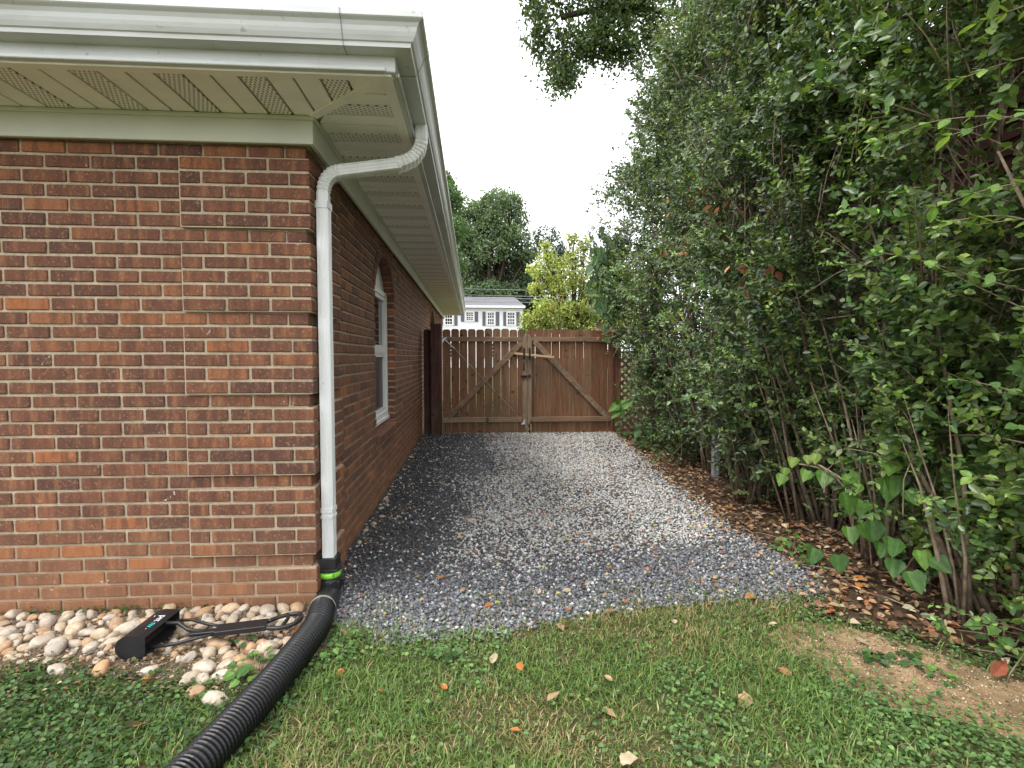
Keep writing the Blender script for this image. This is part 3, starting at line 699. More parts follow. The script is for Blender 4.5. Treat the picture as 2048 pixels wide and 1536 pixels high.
# ------------------------------------------------------------------ wooden double gate
GY = 8.70
PZ0 = .035
def picket(mb, x0, x1, z0, z1, y0, y1, r=0.):
    c_ = .028
    return mb.prism([(x0, z0), (x1, z0), (x1, z1-c_), (x1-c_*.55, z1-c_*.2), (x1-c_*1.1, z1), (x0+c_*1.1, z1), (x0+c_*.55, z1-c_*.2), (x0, z1-c_)], 'Y', y0, y1, r)
def gate_leaf(label, x0, xs, w_, brace, stile, rail):
    g = thing('gate_leaf', label, 'gate', (x0, GY, 0), 'leaves of the wooden double gate')
    for k, xx in enumerate(xs):
        picket(MB(), xx, xx+w_[k % len(w_)], PZ0+jit(.006), 1.685+jit(.010), GY, GY+.018, random.random()).build('picket', M['picket'], g)
    for z0, z1 in ((1.487, 1.560), (.200, .280)):
        MB().box(rail[0], rail[1], GY-.038, GY-.0005, z0, z1).build('rail', M['rail'], g, bevel=.004)
    MB().prism([(stile[0], .24), ((stile[0]+stile[1])/2, .165), (stile[1], .165), (stile[1], 1.60), ((stile[0]+stile[1])/2, 1.60), (stile[0], 1.54)] if stile[0] < .85 else
               [(stile[0], .165), ((stile[0]+stile[1])/2, .165), (stile[1], .24), (stile[1], 1.54), ((stile[0]+stile[1])/2, 1.60), (stile[0], 1.60)], 'Y', GY-.046, GY-.0392).build('stile', M['stile'], g, bevel=.003)
    MB().bar(brace[0], brace[1], .085, .036, (0, 1, 0)).build('brace', M['brace'], g, bevel=.004)
    return g
gl = gate_leaf('left gate leaf, its wider gaps letting light through, with thin steel cable', -.47, [-.467+.1322*k for k in range(10)], [.1225, .1245, .1235], ((-.40, GY-.0205, .262), (.80, GY-.0205, 1.49)), (.795, .868), (-.47, .79))
gr = gate_leaf('right gate leaf with tight boards, brace running down to the right', 2.27, [.874+.1312*k for k in range(10)]+[2.19], [.126, .129, .127], ((.985, GY-.0205, 1.49), (2.17, GY-.0205, .27)), (.873, .943), (.945, 2.25))
cab = MB().tube([(-.44, GY-.05, 1.52), (-.28, GY-.05, 1.375)], .008, 6).tube([(-.28, GY-.05, 1.375), (.66, GY-.05, .38)], .0025, 5)
cab.build('cable', M['galv'], gl)
MB().prism([(-.47, 1.53), (-.395, 1.56), (-.47, 1.46)], 'Y', GY-.047, GY-.0385).build('corner_plate', M['galv'], gl)
MB().prism([(.77, .165), (.84, .165), (.835, .255)], 'Y', GY-.054, GY-.0465).build('corner_plate', M['galv'], gl)
for gg, xc in ((gl, .815), (gr, .905)):
    br = MB(); br.box(xc-.014, xc+.014, GY-.0525, GY-.0465, 1.20, 1.39); br.box(xc-.014, xc+.014, GY-.10, GY-.0525, 1.245, 1.262); br.box(xc-.014, xc+.014, GY-.106, GY-.10, 1.245, 1.375)
    br.build('bar_bracket', M['iron'], gg, bevel=.002)
lt = MB(); lt.bar((.815, GY-.052, 1.06), (.815, GY-.052, 1.165), .02, .01, (0, 1, 0)); lt.tube([(.815, GY-.055, 1.16), (.815, GY-.085, 1.12), (.815, GY-.055, 1.05)], .008, 6); lt.box(.80, .83, GY-.056, GY-.0465, 1.03, 1.05)
lt.build('pull_handle', M['iron'], gl)
lt = MB(); lt.box(.78, .86, GY-.056, GY-.0465, .905, .955); lt.tube([(.755, GY-.062, .945), (.93, GY-.062, .945)], .010, 8); lt.box(.77, .79, GY-.068, GY-.047, .93, .962); lt.box(.80, .82, GY-.06, GY-.047, .885, .91)
lt.build('slide_bolt', M['iron'], gl); MB().box(.885, .925, GY-.066, GY-.0465, .92, .968).build('bolt_keeper', M['iron'], gr)
MB().box(.88, .945, GY-.012, GY-.0005, .04, .165).build('bolt_board', M['newwood'], gr)
db = MB(); db.tube([(.91, GY-.03, .165), (.91, GY-.03, -.02)], .008, 6); db.box(.893, .927, GY-.034, GY-.0125, .045, .065); db.box(.893, .927, GY-.034, GY-.0125, .125, .14)
db.build('drop_bolt', M['iron'], gr)
tag(MB().bar((.665, GY-.078, 1.298), (1.295, GY-.078, 1.238), .034, .032, (0, 1, 0)).build('timber_bar', M['newwood'], None, bevel=.003), 'pale new timber bar lying across both gate leaves in black brackets', 'bar')
pt = MB().box(-.655, -.485, GY-.10, GY+.05, 0, 1.765); tag(pt.build('gate_post', M['post'], None, bevel=.006), 'thick dark brown gate post beside the brick wall', 'post')
fp = thing('board_fence', 'narrow dark board fence filling the slot between brick wall and left gate post', 'fence', (-.72, GY+.05, 0))
picket(MB(), -.775, -.662, 0, 1.68, GY+.052, GY+.070).build('fence_board', M['post'], fp)
pr_ = thing('gate_post', 'reddish gate post with angled top beside the lattice and hedge', 'post', (2.34, GY, 0))
MB().prism([(2.275, 0), (2.40, 0), (2.40, 1.36), (2.385, 1.42), (2.345, 1.50), (2.335, 1.62), (2.325, 1.66), (2.275, 1.66)], 'Y', GY-.02, GY-.001).build('face_board', M['post2'], pr_, bevel=.002)
MB().box(2.28, 2.38, GY+.001, GY+.10, 0, 1.60).build('post_core', M['post2'], pr_)
MB().box(2.235, 2.262, GY-.055, GY-.04, 0.06, 1.62).build('edge_strip', M['post2'], gr)
# fence board rising behind (white capped post seen above the gate)
bp = MB().box(2.14, 2.22, 9.3, 9.38, 0, 1.80).box(2.13, 2.23, 9.29, 9.39, 1.80, 1.82); tag(bp.build('fence_post', M['rail'], None), 'weathered capped post just showing above the right gate leaf', 'post')

lat = thing('lattice_panel', 'pinkish brown garden lattice panel beside the right gate post', 'lattice', (2.9, 8.9, 0))
for s_ in (-1, 1):
    for k in range(-12, 26):
        zc = k*.125; pts = []
        x0, x1 = 2.41, 3.6
        za, zb = (zc, zc+s_*(x1-x0))
        # clip to 0.05..1.3
        ts = [(0, 1)]
        def cl(z): return max(.05, min(1.30, z))
        t0 = 0; t1 = 1; dz = zb-za
        ta, tb = sorted(((.05-za)/dz, (1.30-za)/dz)); t0, t1 = max(0, ta), min(1, tb)
        if t1-t0 < .04: continue
        MB().bar((x0+(x1-x0)*t0, 8.90+s_*.0045, za+dz*t0), (x0+(x1-x0)*t1, 8.90+s_*.0045, za+dz*t1), .040, .008, (0, 1, 0)).build('lattice_strip', M['lattice'], lat)
for z in (.03, 1.32): MB().box(2.405, 3.62, 8.885, 8.915, z-.022, z+.022).build('lattice_frame', M['lattice'], lat)

# ------------------------------------------------------------------ far white house
fh = thing('white_house', 'white two storey house with dark shutters far beyond the gate', 'house', (-2, 62, 0))
MB().box(-14, 5.68, 62, 72, 0, 6.86).build('wall', M['siding_far'], fh)
MB().add([(-14.3, 61.6, 6.95), (5.95, 61.6, 6.95), (5.1, 66.5, 8.45), (-14.3, 66.5, 8.45), (-14.3, 72.4, 6.95), (5.95, 72.4, 6.95), (-14.3, 61.6, 6.85), (5.95, 61.6, 6.85), (5.95, 72.4, 6.85), (-14.3, 72.4, 6.85)],
         [(0, 1, 2, 3), (3, 2, 5, 4), (1, 5, 2), (6, 7, 1, 0), (7, 8, 5, 1), (6, 9, 8, 7), (0, 3, 4)]).build('roof', M['roof_far'], fh)
MB().box(-14.3, 5.97, 61.5, 61.6, 6.72, 6.97).box(-14.2, 5.70, 61.9, 61.99, 6.50, 6.70).build('eave_trim', M['vinyl'], fh)
MB().box(5.50, 5.70, 61.93, 61.995, 0, 6.5).build('corner_board', M['vinyl'], fh)
def fwin(x0, x1, z0, z1, sh, zs0=None, zs1=None):
    w = MB()
    for a, b, c2, d in ((x0-.16, x0, z0-.12, z1+.14), (x1, x1+.16, z0-.12, z1+.14), (x0, x1, z1, z1+.14), (x0, x1, z0-.12, z0)): w.box(a, b, 61.90, 61.995, c2, d)
    w.box(x0, x1, 61.93, 61.97, (z0+z1)/2-.05, (z0+z1)/2+.05)
    wo_ = w.build('window', M['vinyl'], fh)
    MB().box(x0, x1, 61.985, 61.994, z0, z1).build('pane', M['glass'], wo_)
    mu = MB(); mz = (z0+z1)/2
    for k in (1, 2): mu.box(x0+(x1-x0)*k/3-.025, x0+(x1-x0)*k/3+.025, 61.955, 61.98, z0, z1)
    for zz in ((z0+mz-.05)/2, (z1+mz+.05)/2): mu.box(x0, x1, 61.957, 61.978, zz-.025, zz+.025)
    mu.build('muntins', M['vinyl'], wo_)
    for a, b in sh: MB().box(a, b, 61.93, 61.994, (zs0 or z0)-.15, (zs1 or z1)+.1).build('shutter', M['shutter'], fh)
fwin(1.74, 2.42, 4.88, 6.20, ((1.14, 1.49), (2.66, 3.05)))
fwin(4.00, 4.76, 4.88, 6.20, ((3.50, 3.86), (5.00, 5.36)))
fwin(-.66, .08, 5.32, 6.20, ((-1.28, -.92), (.28, .66)))
fwin(-3.02, -2.28, 4.88, 6.20, ((-3.7, -3.3), (-2.02, -1.66)))
for x0 in (-5.8, -8.6): fwin(x0, x0+.75, 4.88, 6.2, ((x0-.55, x0-.2), (x0+.95, x0+1.3)))
for x0 in (-2.8, 1.6, 3.9): fwin(x0, x0+.8, 1.2, 2.7, ((x0-.6, x0-.22), (x0+1.02, x0+1.4)))

for k, (z0, z1, yy, lb) in enumerate(((7.50, 7.63, 50, 'highest of the four thin power lines crossing before the trees'), (7.02, 6.95, 50, 'thin power line running just above the white house ridge'), (6.90, 6.82, 51, 'second power line from the bottom, level with the grey ridge'), (6.55, 6.40, 50.5, 'lowest power line, passing in front of the grey house roof'))):
    p = []
    for i in range(25):
        t_ = i/24; p.append((-30+90*t_, yy, z0+(z1-z0)*t_-1.2*(1-(2*t_-1)**2)+.9))
    tag(MB().tube(p, .022, 5).build('power_line', M['greypole'], None), lb, 'power line', 'power lines above the white house')

# ------------------------------------------------------------------ neighbour's brown building behind the hedge
nb_ = thing('brown_building', 'dark red brown building with lapped board siding, glimpsed behind the hedge', 'building', (5.2, 5, 0))
MB().box(5.04, 9, -1, 11, 0, 4.6).build('wall', M['brownsiding'], nb_)
for k in range(31):
    z = .02+k*.148
    MB().add([(5.036, -1, z), (5.036, 11, z), (5.036, -1, z+.152), (5.036, 11, z+.152), (5.0, -1, z), (5.0, 11, z), (5.026, -1, z+.152), (5.026, 11, z+.152)],
             [(4, 5, 7, 6), (0, 2, 3, 1), (0, 1, 5, 4), (2, 6, 7, 3), (0, 4, 6, 2), (1, 3, 7, 5)]).build('siding_board', M['brownsiding'], nb_)
MB().add([(4.6, -1.5, 4.55), (4.6, 11.5, 4.55), (7, 11.5, 5.6), (7, -1.5, 5.6), (9.4, -1.5, 4.55), (9.4, 11.5, 4.55)], [(0, 1, 2, 3), (3, 2, 5, 4), (0, 4, 5, 1), (0, 3, 4), (1, 5, 2)]).build('roof', M['shingle'], nb_)

# ------------------------------------------------------------------ hedge shrubs
HG = [(.060, .106, .038), (.080, .138, .048), (.104, .170, .058), (.138, .215, .068), (.22, .34, .07), (.036, .070, .026)]
HW = [3, 3.2, 2.4, 1.4, .35, 1.6]
def _low(y, z): return .30*np.clip((np.asarray(y)-6.6)/1.2, 0, 1)*np.clip((1.9-np.asarray(z))/.7, 0, 1)
ZK = np.array([-.2, .3, .8, 1.6, 2.7, 3.4, 4.4, 5.4, 6.4]); XK = np.array([2.34, 2.18, 2.05, 1.98, 1.84, 1.90, 2.06, 2.42, 2.9])
def face_x(y, z):
    return np.interp(z, ZK, XK)+_low(y, z)+.13+.035*np.clip(np.asarray(y)-3, 0, 6)+(vnoise(y*1.7, z*1.4, 5)-.5)*.5+(vnoise(y*5, z*4.4, 8)-.5)*.28
def grow(base, height, nst, spread, lean, rad):
    """stems fanning out of a base: list of polylines with radii"""
    out = []
    for k in range(nst):
        a = random.uniform(0, 2*PI); p = Vector((base[0]+.10*math.cos(a)*random.random()*1.6, base[1]+.14*math.sin(a), .0))
        d = Vector((math.cos(a)*spread+lean[0], math.sin(a)*spread+lean[1], 1)).normalized(); h = height*random.uniform(.65, 1.05); m_ = 9; pts = [p.copy()]
        for i in range(m_):
            d = (d+Vector((jit(.13), jit(.13), jit(.05)+.02))).normalized(); p = p+d*(h/m_); pts.append(p.copy())
        r0 = rad*random.uniform(.55, 1.2); out.append((pts, [r0*(1-.86*(i/m_)**.8) for i in range(m_+1)]))
    return out
def clip_stem(pts, rd):
    for i, p in enumerate(pts):
        if p.z > 1.1 and p.x < face_x(p.y, p.z)+.06: 
            m_ = max(i, 3); return pts[:m_], [r_*min(1, .12+.45*(m_-1-j)) for j, r_ in enumerate(rd[:m_])]
    return pts, rd
def shrub(name, label, base, height, nst, nleaf, leafl, group, y0, y1, cat='shrub', back=False, rad=.019, nshoot=34, tone=(1, 1, 1), low=False):
    tone = np.array(tone); root = thing(name, label, cat, (base[0], base[1], 0), group)
    st = [clip_stem(*q) for q in grow(base, height, nst+3, .26, (-.06, 0), rad)]+[clip_stem(*q) for q in (grow((base[0]-.14, base[1]), height*.8, 0 if back else nst//2+2, .16, (-.02, .03), rad*.7))]; mb = MB()
    for pts, rd in st: mb.tube(pts, rd, 6)
    # leafy shoots fill the outer shell of the shrub, thin in the shade underneath
    m_ = int(nleaf/11)
    y = RNG.uniform(y0, y1, m_*4); z = .08+(height-.08)*RNG.random(m_*4)**.85
    dpt = np.where(RNG.random(m_*4) < .10, -RNG.random(m_*4)**1.5*.30, np.abs(RNG.normal(0, .42, m_*4))) if not back else RNG.uniform(0, 1.4, m_*4)
    x = (face_x(y, z) if not back else base[0]-.7)+.03+dpt
    dens = np.clip((z-.05)/.85, .45+.5*(vnoise(y*2.2, 0*y, 91) > .40), 1)
    if low: dens = np.maximum(dens, .85)
    hole = vnoise(y*2.3+7, z*2.1, 21); dens = dens*np.where(hole > .62, .20, 1)*np.clip((vnoise(y*5.1+x*3, z*4.6+3, 77)-.18)*2.2, .12, 1)
    dens = dens*np.clip((np.sqrt((x-y-.06)**2+((z-1.25-.39*x)*1.3)**2)-.23-.08*(x-2))/.2, .0, 1)   # the opening through which the brown siding shows
    k = np.nonzero(RNG.random(len(x)) < dens)[0][:m_]; P = np.stack([x, y, z], 1)[k]
    if not back:         # suckers and low shoots around the foot of the shrub
        q_ = 230 if y1 < 5 else 130; ly = RNG.uniform(y0, y1, q_); lz = .05+1.15*RNG.random(q_)**.9; kk_ = vnoise(ly*2.6+1, lz*1.1, 17) > (.30 if y1 < 3.2 else .40)
        P = np.concatenate([P, np.stack([face_x(ly, lz)+RNG.uniform(-.04, .40, q_), ly, lz], 1)[kk_]])
    m_ = len(P)
    D = unit(RNG.normal(0, .55, (m_, 3))+np.array([-.45, -.10, .55])); L = RNG.uniform(.06, .30, m_)
    near = np.argsort(P[:, 0]-face_x(P[:, 1], P[:, 2]))[:int(m_*.5)]
    for i in RNG.choice(near, min(260, len(near)), False):
        p, d, l = Vector(P[i]), Vector(D[i]), L[i]
        mb.tube([p-d*l*1.6+Vector((.07, jit(.05), -.09)), p-d*l*.7+Vector((.02, 0, -.02)), p, p+d*l], [.0036, .003, .0024, .0010], 4)
    # long bright shoots standing proud of the hedge
    tip = np.zeros(m_, bool)
    if not back and nshoot:
        ys = RNG.uniform(y0, y1, nshoot); zs_ = .5+(height-.6)*RNG.random(nshoot); SP = np.stack([face_x(ys, zs_)+.02, ys, zs_], 1)
        SD = unit(RNG.normal(0, .35, (nshoot, 3))+np.array([-.55, -.25, .75])); SL = RNG.uniform(.18, .42, nshoot)
        for p, d, l in zip(SP, SD, SL):
            p, d = Vector(p), Vector(d); mb.tube([p-d*.2, p, p+d*l*.6, p+d*l+Vector((-.01, 0, -.02))], [.004, .0035, .0025, .0012], 4)
        P = np.concatenate([P, SP]); D = np.concatenate([D, SD]); L = np.concatenate([L, SL]); tip = np.concatenate([tip, np.ones(nshoot, bool)])
    mb.build('stems', M['bark'], root, smooth=True)
    SF = RNG.uniform(.65, 1.3, len(P)); SC = RNG.uniform(.55, 1.5, (len(P), 1))*np.stack([RNG.uniform(.85, 1.25, len(P)), np.ones(len(P)), RNG.uniform(.8, 1.15, len(P))], 1); QF = []; QC = []
    LP = []; LA = []; LN = []; TT = []; sp = leafl*.60
    for j in range(int(np.ceil(L.max()/sp))+1):
        s_ = (j+.5)*sp; ok = s_ < L+sp*.5; p = P[ok]+D[ok]*s_; d = D[ok]
        side = unit(np.cross(d, np.array([0, 0, 1])+RNG.normal(0, .5, d.shape)))
        for s2 in (-1, 1):
            QF.append(SF[ok]); QC.append(SC[ok])
            LP.append(p); LA.append(unit(d*.55+side*s2*.9+RNG.normal(0, .28, d.shape)+np.array([0, 0, -.08]))); LN.append(np.array([-.5, -.3, .7])+RNG.normal(0, .5, d.shape)); TT.append(np.where(tip[ok], .45+.55*s_/L[ok], .75*(s_ > L[ok]-sp)*(RNG.random(len(p)) < .10)))
    LP, LA, LN, TT = np.concatenate(LP), np.concatenate(LA), np.concatenate(LN), np.concatenate(TT)
    n = len(LP); QF, QC = np.concatenate(QF), np.concatenate(QC); l = leafl*RNG.uniform(.75, 1.2, n)*QF*(1-.25*TT)
    V, F = leaves(LP, LA, LN, l, l*RNG.uniform(.46, .60, n))
    cc = pal(n, HG, HW)*QC*tone*(.72+.56*vnoise(LP[:, 1]*1.9, LP[:, 2]*1.7, 33))[:, None]
    cc = cc*(1-TT[:, None])+np.array([.20, .33, .06])*TT[:, None]
    stuff(npmesh('foliage', V, F, np.repeat(cc, 2, 0), M['leaf'], root))
    return root, n
NL = 0
HEDGE = 'shrubs of the tall hedge along the drive'
hl_ = [
    (2.55, 1.55, 4.2, 8, 21000, .046, 'nearest hedge shrub at the right edge, large glossy leaves over thick tan stems'),
    (2.50, 2.32, 4.8, 9, 25000, .045, 'hedge shrub standing just behind the bare soil patch, thick tan stems showing'),
    (2.52, 3.05, 5.2, 10, 25000, .042, 'hedge shrub rising behind the big heart shaped leaves'),
    (2.60, 3.80, 5.5, 10, 27000, .040, 'tall hedge shrub with rusty dead leaves caught halfway up'),
    (2.52, 4.55, 5.7, 10, 27000, .040, 'hedge shrub whose clustered trunks show at the leaf litter edge'),
    (2.66, 5.45, 5.8, 10, 27000, .040, 'hedge shrub beside the short grey metal pole'),
    (2.72, 6.30, 5.8, 9, 26000, .042, 'hedge shrub with a dark hollow near the ground, behind the grey pole'),
    (2.78, 7.15, 5.6, 9, 24000, .044, 'small leaved hedge shrub just before the lattice panel'),
    (2.86, 8.05, 5.2, 8, 22000, .046, 'farthest hedge shrub, overlapping the lattice and right gate post')]
for i, (bx_, by_, h_, nst, nl_, ll, lb) in enumerate(hl_):
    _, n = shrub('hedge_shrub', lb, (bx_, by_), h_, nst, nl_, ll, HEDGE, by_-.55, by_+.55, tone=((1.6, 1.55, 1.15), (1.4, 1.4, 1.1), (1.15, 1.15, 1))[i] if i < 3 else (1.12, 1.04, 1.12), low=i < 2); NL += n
for (bx_, by_, h_, nl_, ll, lb) in [
    (3.7, 2.2, 5.6, 9000, .07, 'back row hedge shrub in deep shade, nearest the right edge'),
    (3.7, 4.2, 6.4, 12000, .07, 'back row hedge shrub in shade before the middle of the brown building'),
    (3.8, 6.2, 6.6, 12000, .07, 'back row hedge shrub behind the grey pole and hollow'),
    (3.8, 8.2, 6.0, 11000, .07, 'back row hedge shrub behind the lattice panel')]:
    _, n = shrub('hedge_shrub', lb, (bx_, by_), h_, 9, nl_, ll, HEDGE, by_-1.1, by_+1.1, back=True); NL += n

# honeysuckle with large pale leaves overhanging from the right
def heart(l, w, fold=.10):
    pts = [(0, 0), (-.06, .22), (.02, .42), (.25, .52), (.55, .40), (.80, .18), (1, 0)]
    vs = [(a*l, b*w, fold*abs(b)*w-.10*l*a*a) for a, b in pts]+[(a*l, -b*w, fold*abs(b)*w-.10*l*a*a) for a, b in pts[1:-1]]
    n_ = len(pts); right = list(range(n_)); left = [0]+list(range(n_, n_+n_-2))+[n_-1]
    return vs, [tuple(right), tuple(left[::-1])]
def ovate(l, w):
    pts = [(0, 0), (.15, .30), (.40, .50), (.70, .38), (1, 0)]
    vs = [(a*l, b*w, .14*abs(b)*w-.12*l*a*a) for a, b in pts]+[(a*l, -b*w, .14*abs(b)*w-.12*l*a*a) for a, b in pts[1:-1]]
    return vs, [(0, 1, 2, 3, 4), (0, 4, 7, 6, 5)]
def lobed(l, w):
    pts = [(0, 0), (.02, .22), (.14, .46), (.33, .38), (.55, .50), (.74, .27), (1, 0)]
    vs = [(a*l, b*w, .2*abs(b)*w-.1*l*a*a) for a, b in pts]+[(a*l, -b*w, .2*abs(b)*w+.1*l*a*a*b) for a, b in pts[1:-1]]
    n_ = len(pts); return vs, [tuple(range(n_)), tuple(([0]+list(range(n_, 2*n_-2))+[n_-1])[::-1])]
LM = {}
def leaf_mesh(kind, col, mat, tagname):
    key = (kind, tagname)
    if key not in LM:
        vs, fs = {'heart': heart, 'ovate': ovate, 'lobed': lobed}[kind](1, 1)
        vs = [(x, y, z+.05*math.sin(7*x+3*len(LM))*abs(y)-.16*x*x*(len(LM) % 3)*.5+.05*math.sin(11*y)) for x, y, z in vs]
        me = bpy.data.meshes.new('leaf'); me.from_pydata(vs, [], fs); a = me.attributes.new('col', 'FLOAT_COLOR', 'FACE')
        a.data.foreach_set('color', [v_ for f_ in range(len(fs)) for v_ in (*[c__*(1.12 if f_ % 2 else .88) for c__ in col], 1)]); me.materials.append(M[mat]); LM[key] = me
    return LM[key]
def orient(A, N):
    A = Vector(A).normalized(); N = Vector(N); s_ = N.cross(A).normalized(); N = A.cross(s_); return Matrix((A, s_, N)).transposed()
def put_leaf(parent, me, p, A, N, l, w, name='leaf'):
    o = bpy.data.objects.new(name, me); link(o, parent)
    m4 = orient(A, N).to_4x4(); m4.translation = p; o.matrix_basis = m4 @ Matrix.Diagonal((l, w, (l+w)/2, 1)); return o
GL = [leaf_mesh('ovate', c_, 'treeleaf', 'o%d' % i) for i, c_ in enumerate([(.15, .27, .075), (.20, .34, .09), (.11, .21, .065), (.26, .39, .10)])]
def branch(root, pts, every=.050, size=(.048, .068), mats=GL, rad=.004, pairs=True, wr=.58):
    pts = smoothpath([Vector(p) for p in pts], .03); n_ = len(pts)
    MB().tube(pts, [rad*(1-.7*i/n_) for i in range(n_)], 6).build('branch', M['bark'], root, smooth=True)
    acc = 0
    for i in range(1, n_):
        acc += (pts[i]-pts[i-1]).length
        if acc > every or i == n_-1:
            acc = 0; d = (pts[i]-pts[i-1]).normalized(); sd_ = d.cross(Vector((jit(.5), jit(.5), 1))).normalized()
            for s2 in ((-1, 1) if pairs else (random.choice((-1, 1)),)):
                A = d*.5+sd_*s2*.8+Vector((jit(.2), jit(.2), jit(.25))); l = random.uniform(*size)
                put_leaf(root, random.choice(mats), pts[i], A, Vector((-.3+jit(.4), -.35+jit(.3), 1)), l, l*wr)
hs = thing('honeysuckle', 'honeysuckle with large pale green oval leaves arching in from the right edge', 'shrub', (2.5, 1.2, 0))
HB = [[(2.15, 1.45, 1.9), (1.98, 1.55, 2.02), (1.80, 1.68, 2.04), (1.62, 1.78, 2.0)], [(2.2, 1.55, 1.75), (2.0, 1.66, 1.83), (1.83, 1.80, 1.84), (1.70, 1.92, 1.80)],
      [(2.2, 1.5, 2.1), (2.0, 1.62, 2.22), (1.85, 1.75, 2.25), (1.7, 1.85, 2.22)], [(2.0, 1.55, 1.60), (1.88, 1.68, 1.70), (1.80, 1.85, 1.72)],
      [(2.25, 1.75, 1.25), (2.05, 1.85, 1.40), (1.90, 1.95, 1.52), (1.78, 2.0, 1.60)], [(2.15, 1.85, 1.45), (1.95, 2.0, 1.56), (1.80, 2.1, 1.64), (1.66, 2.15, 1.68)],
      [(2.2, 1.8, 1.0), (2.02, 1.9, 1.12), (1.9, 2.0, 1.16)], [(2.25, 1.7, 1.1), (2.08, 1.76, 1.28), (1.98, 1.82, 1.36)], [(2.3, 1.9, 2.3), (2.1, 2.0, 2.42), (1.9, 2.1, 2.46)]]
HB += [[(2.1, 1.75, 1.98), (1.9, 1.85, 2.10), (1.72, 1.98, 2.13), (1.58, 2.05, 2.08)], [(2.1, 1.6, 2.35), (1.92, 1.7, 2.42), (1.74, 1.82, 2.40)], [(2.2, 2.0, 2.0), (2.0, 2.1, 2.15), (1.84, 2.2, 2.2), (1.7, 2.25, 2.16)],
       [(2.0, 1.7, 1.65), (1.86, 1.8, 1.74), (1.72, 1.9, 1.74)], [(2.15, 1.6, 1.5), (1.98, 1.7, 1.56), (1.84, 1.82, 1.54)], [(2.2, 2.1, 1.7), (2.02, 2.2, 1.82), (1.88, 2.3, 1.86)], [(2.2, 1.6, .85), (2.05, 1.7, .98), (1.95, 1.8, 1.0)], [(2.3, 1.9, .6), (2.12, 1.98, .74), (2.02, 2.05, .76)]]
for b in HB: branch(hs, b)
MB().tube([(2.5, 1.2, 0), (2.42, 1.35, .6), (2.3, 1.5, 1.2), (2.22, 1.5, 1.9), (2.2, 1.52, 2.2)], [.016, .014, .012, .009, .005], 7).build('stem', M['bark'], hs, smooth=True)
MB().tube([(2.5, 1.25, 0), (2.45, 1.5, .7), (2.26, 1.78, 1.2), (2.1, 1.85, 1.6), (1.92, 1.9, 2.0)], [.018, .016, .014, .010, .004], 7).build('stem', M['bark'], hs, smooth=True)

# heart-leaved saplings among the hedge stems (every leaf stands on its own)
HL = [leaf_mesh('heart', c_, 'treeleaf', 'h%d' % i) for i, c_ in enumerate([(.10, .21, .04), (.15, .28, .05), (.07, .16, .035), (.22, .33, .06)])]
def heartsap(label, base, stem, ls, group=None):
    root = thing('heart_leaf_sapling', label, 'sapling', (base[0], base[1], 0), group)
    for st_ in stem: MB().tube(smoothpath([Vector(p) for p in st_], .05), .006, 5).build('stem', M['bark'], root, smooth=True)
    for (x, y, z, l, k) in ls:
        l *= random.uniform(1.05, 1.4)
        put_leaf(root, HL[k], Vector((x, y, z)), (-.25+jit(.5), -.45+jit(.35), -.62+jit(.25)), (-.35+jit(.25), -.72+jit(.2), .5), l, l*.92)
    return root
heartsap('tallest heart leaved sapling leaning from the hedge, yellow green leaves on top', (2.35, 3.0),
    [[(2.35, 3.0, 0), (2.28, 2.98, .35), (2.16, 2.98, .52), (2.06, 3.2, .62)], [(2.28, 2.98, .35), (2.14, 3.1, .55), (2.08, 3.35, .56)]],
    [(2.15, 2.95, .47, .115, 0), (2.13, 2.80, .46, .085, 0), (2.14, 2.94, .58, .075, 1), (2.12, 3.10, .56, .085, 0), (2.08, 3.22, .54, .075, 1), (2.06, 3.34, .60, .062, 3), (2.08, 3.14, .66, .060, 3),
     (2.07, 3.47, .46, .07, 1), (2.10, 3.25, .63, .05, 3), (2.14, 2.86, .54, .065, 1), (2.05, 3.40, .52, .05, 1)])
heartsap('bright heart leaved sapling higher up between tan hedge stems', (2.45, 2.7),
    [[(2.45, 2.7, 0), (2.36, 2.68, .5), (2.2, 2.66, .86)]],
    [(2.14, 2.64, .84, .10, 1), (2.12, 2.60, .80, .085, 3), (2.13, 2.60, .72, .095, 1), (2.16, 2.62, .64, .10, 0), (2.20, 2.70, .60, .095, 0), (2.18, 2.56, .58, .07, 0), (2.16, 2.70, .78, .08, 0)])
heartsap('dark heart leaved sapling hanging low over the leaf litter', (2.3, 2.75),
    [[(2.3, 2.75, 0), (2.2, 2.75, .25), (2.12, 2.74, .38)], [(2.3, 2.75, 0), (2.25, 2.6, .2), (2.16, 2.45, .3)]],
    [(2.10, 2.85, .30, .085, 0), (2.10, 2.74, .36, .095, 0), (2.11, 2.68, .38, .085, 2), (2.12, 2.64, .28, .08, 2), (2.10, 2.54, .34, .085, 2), (2.10, 2.52, .24, .08, 2), (2.14, 2.42, .32, .07, 1), (2.15, 2.36, .31, .08, 2), (2.10, 2.42, .22, .08, 2), (2.04, 2.86, .14, .08, 2), (2.03, 3.04, .11, .075, 2)])

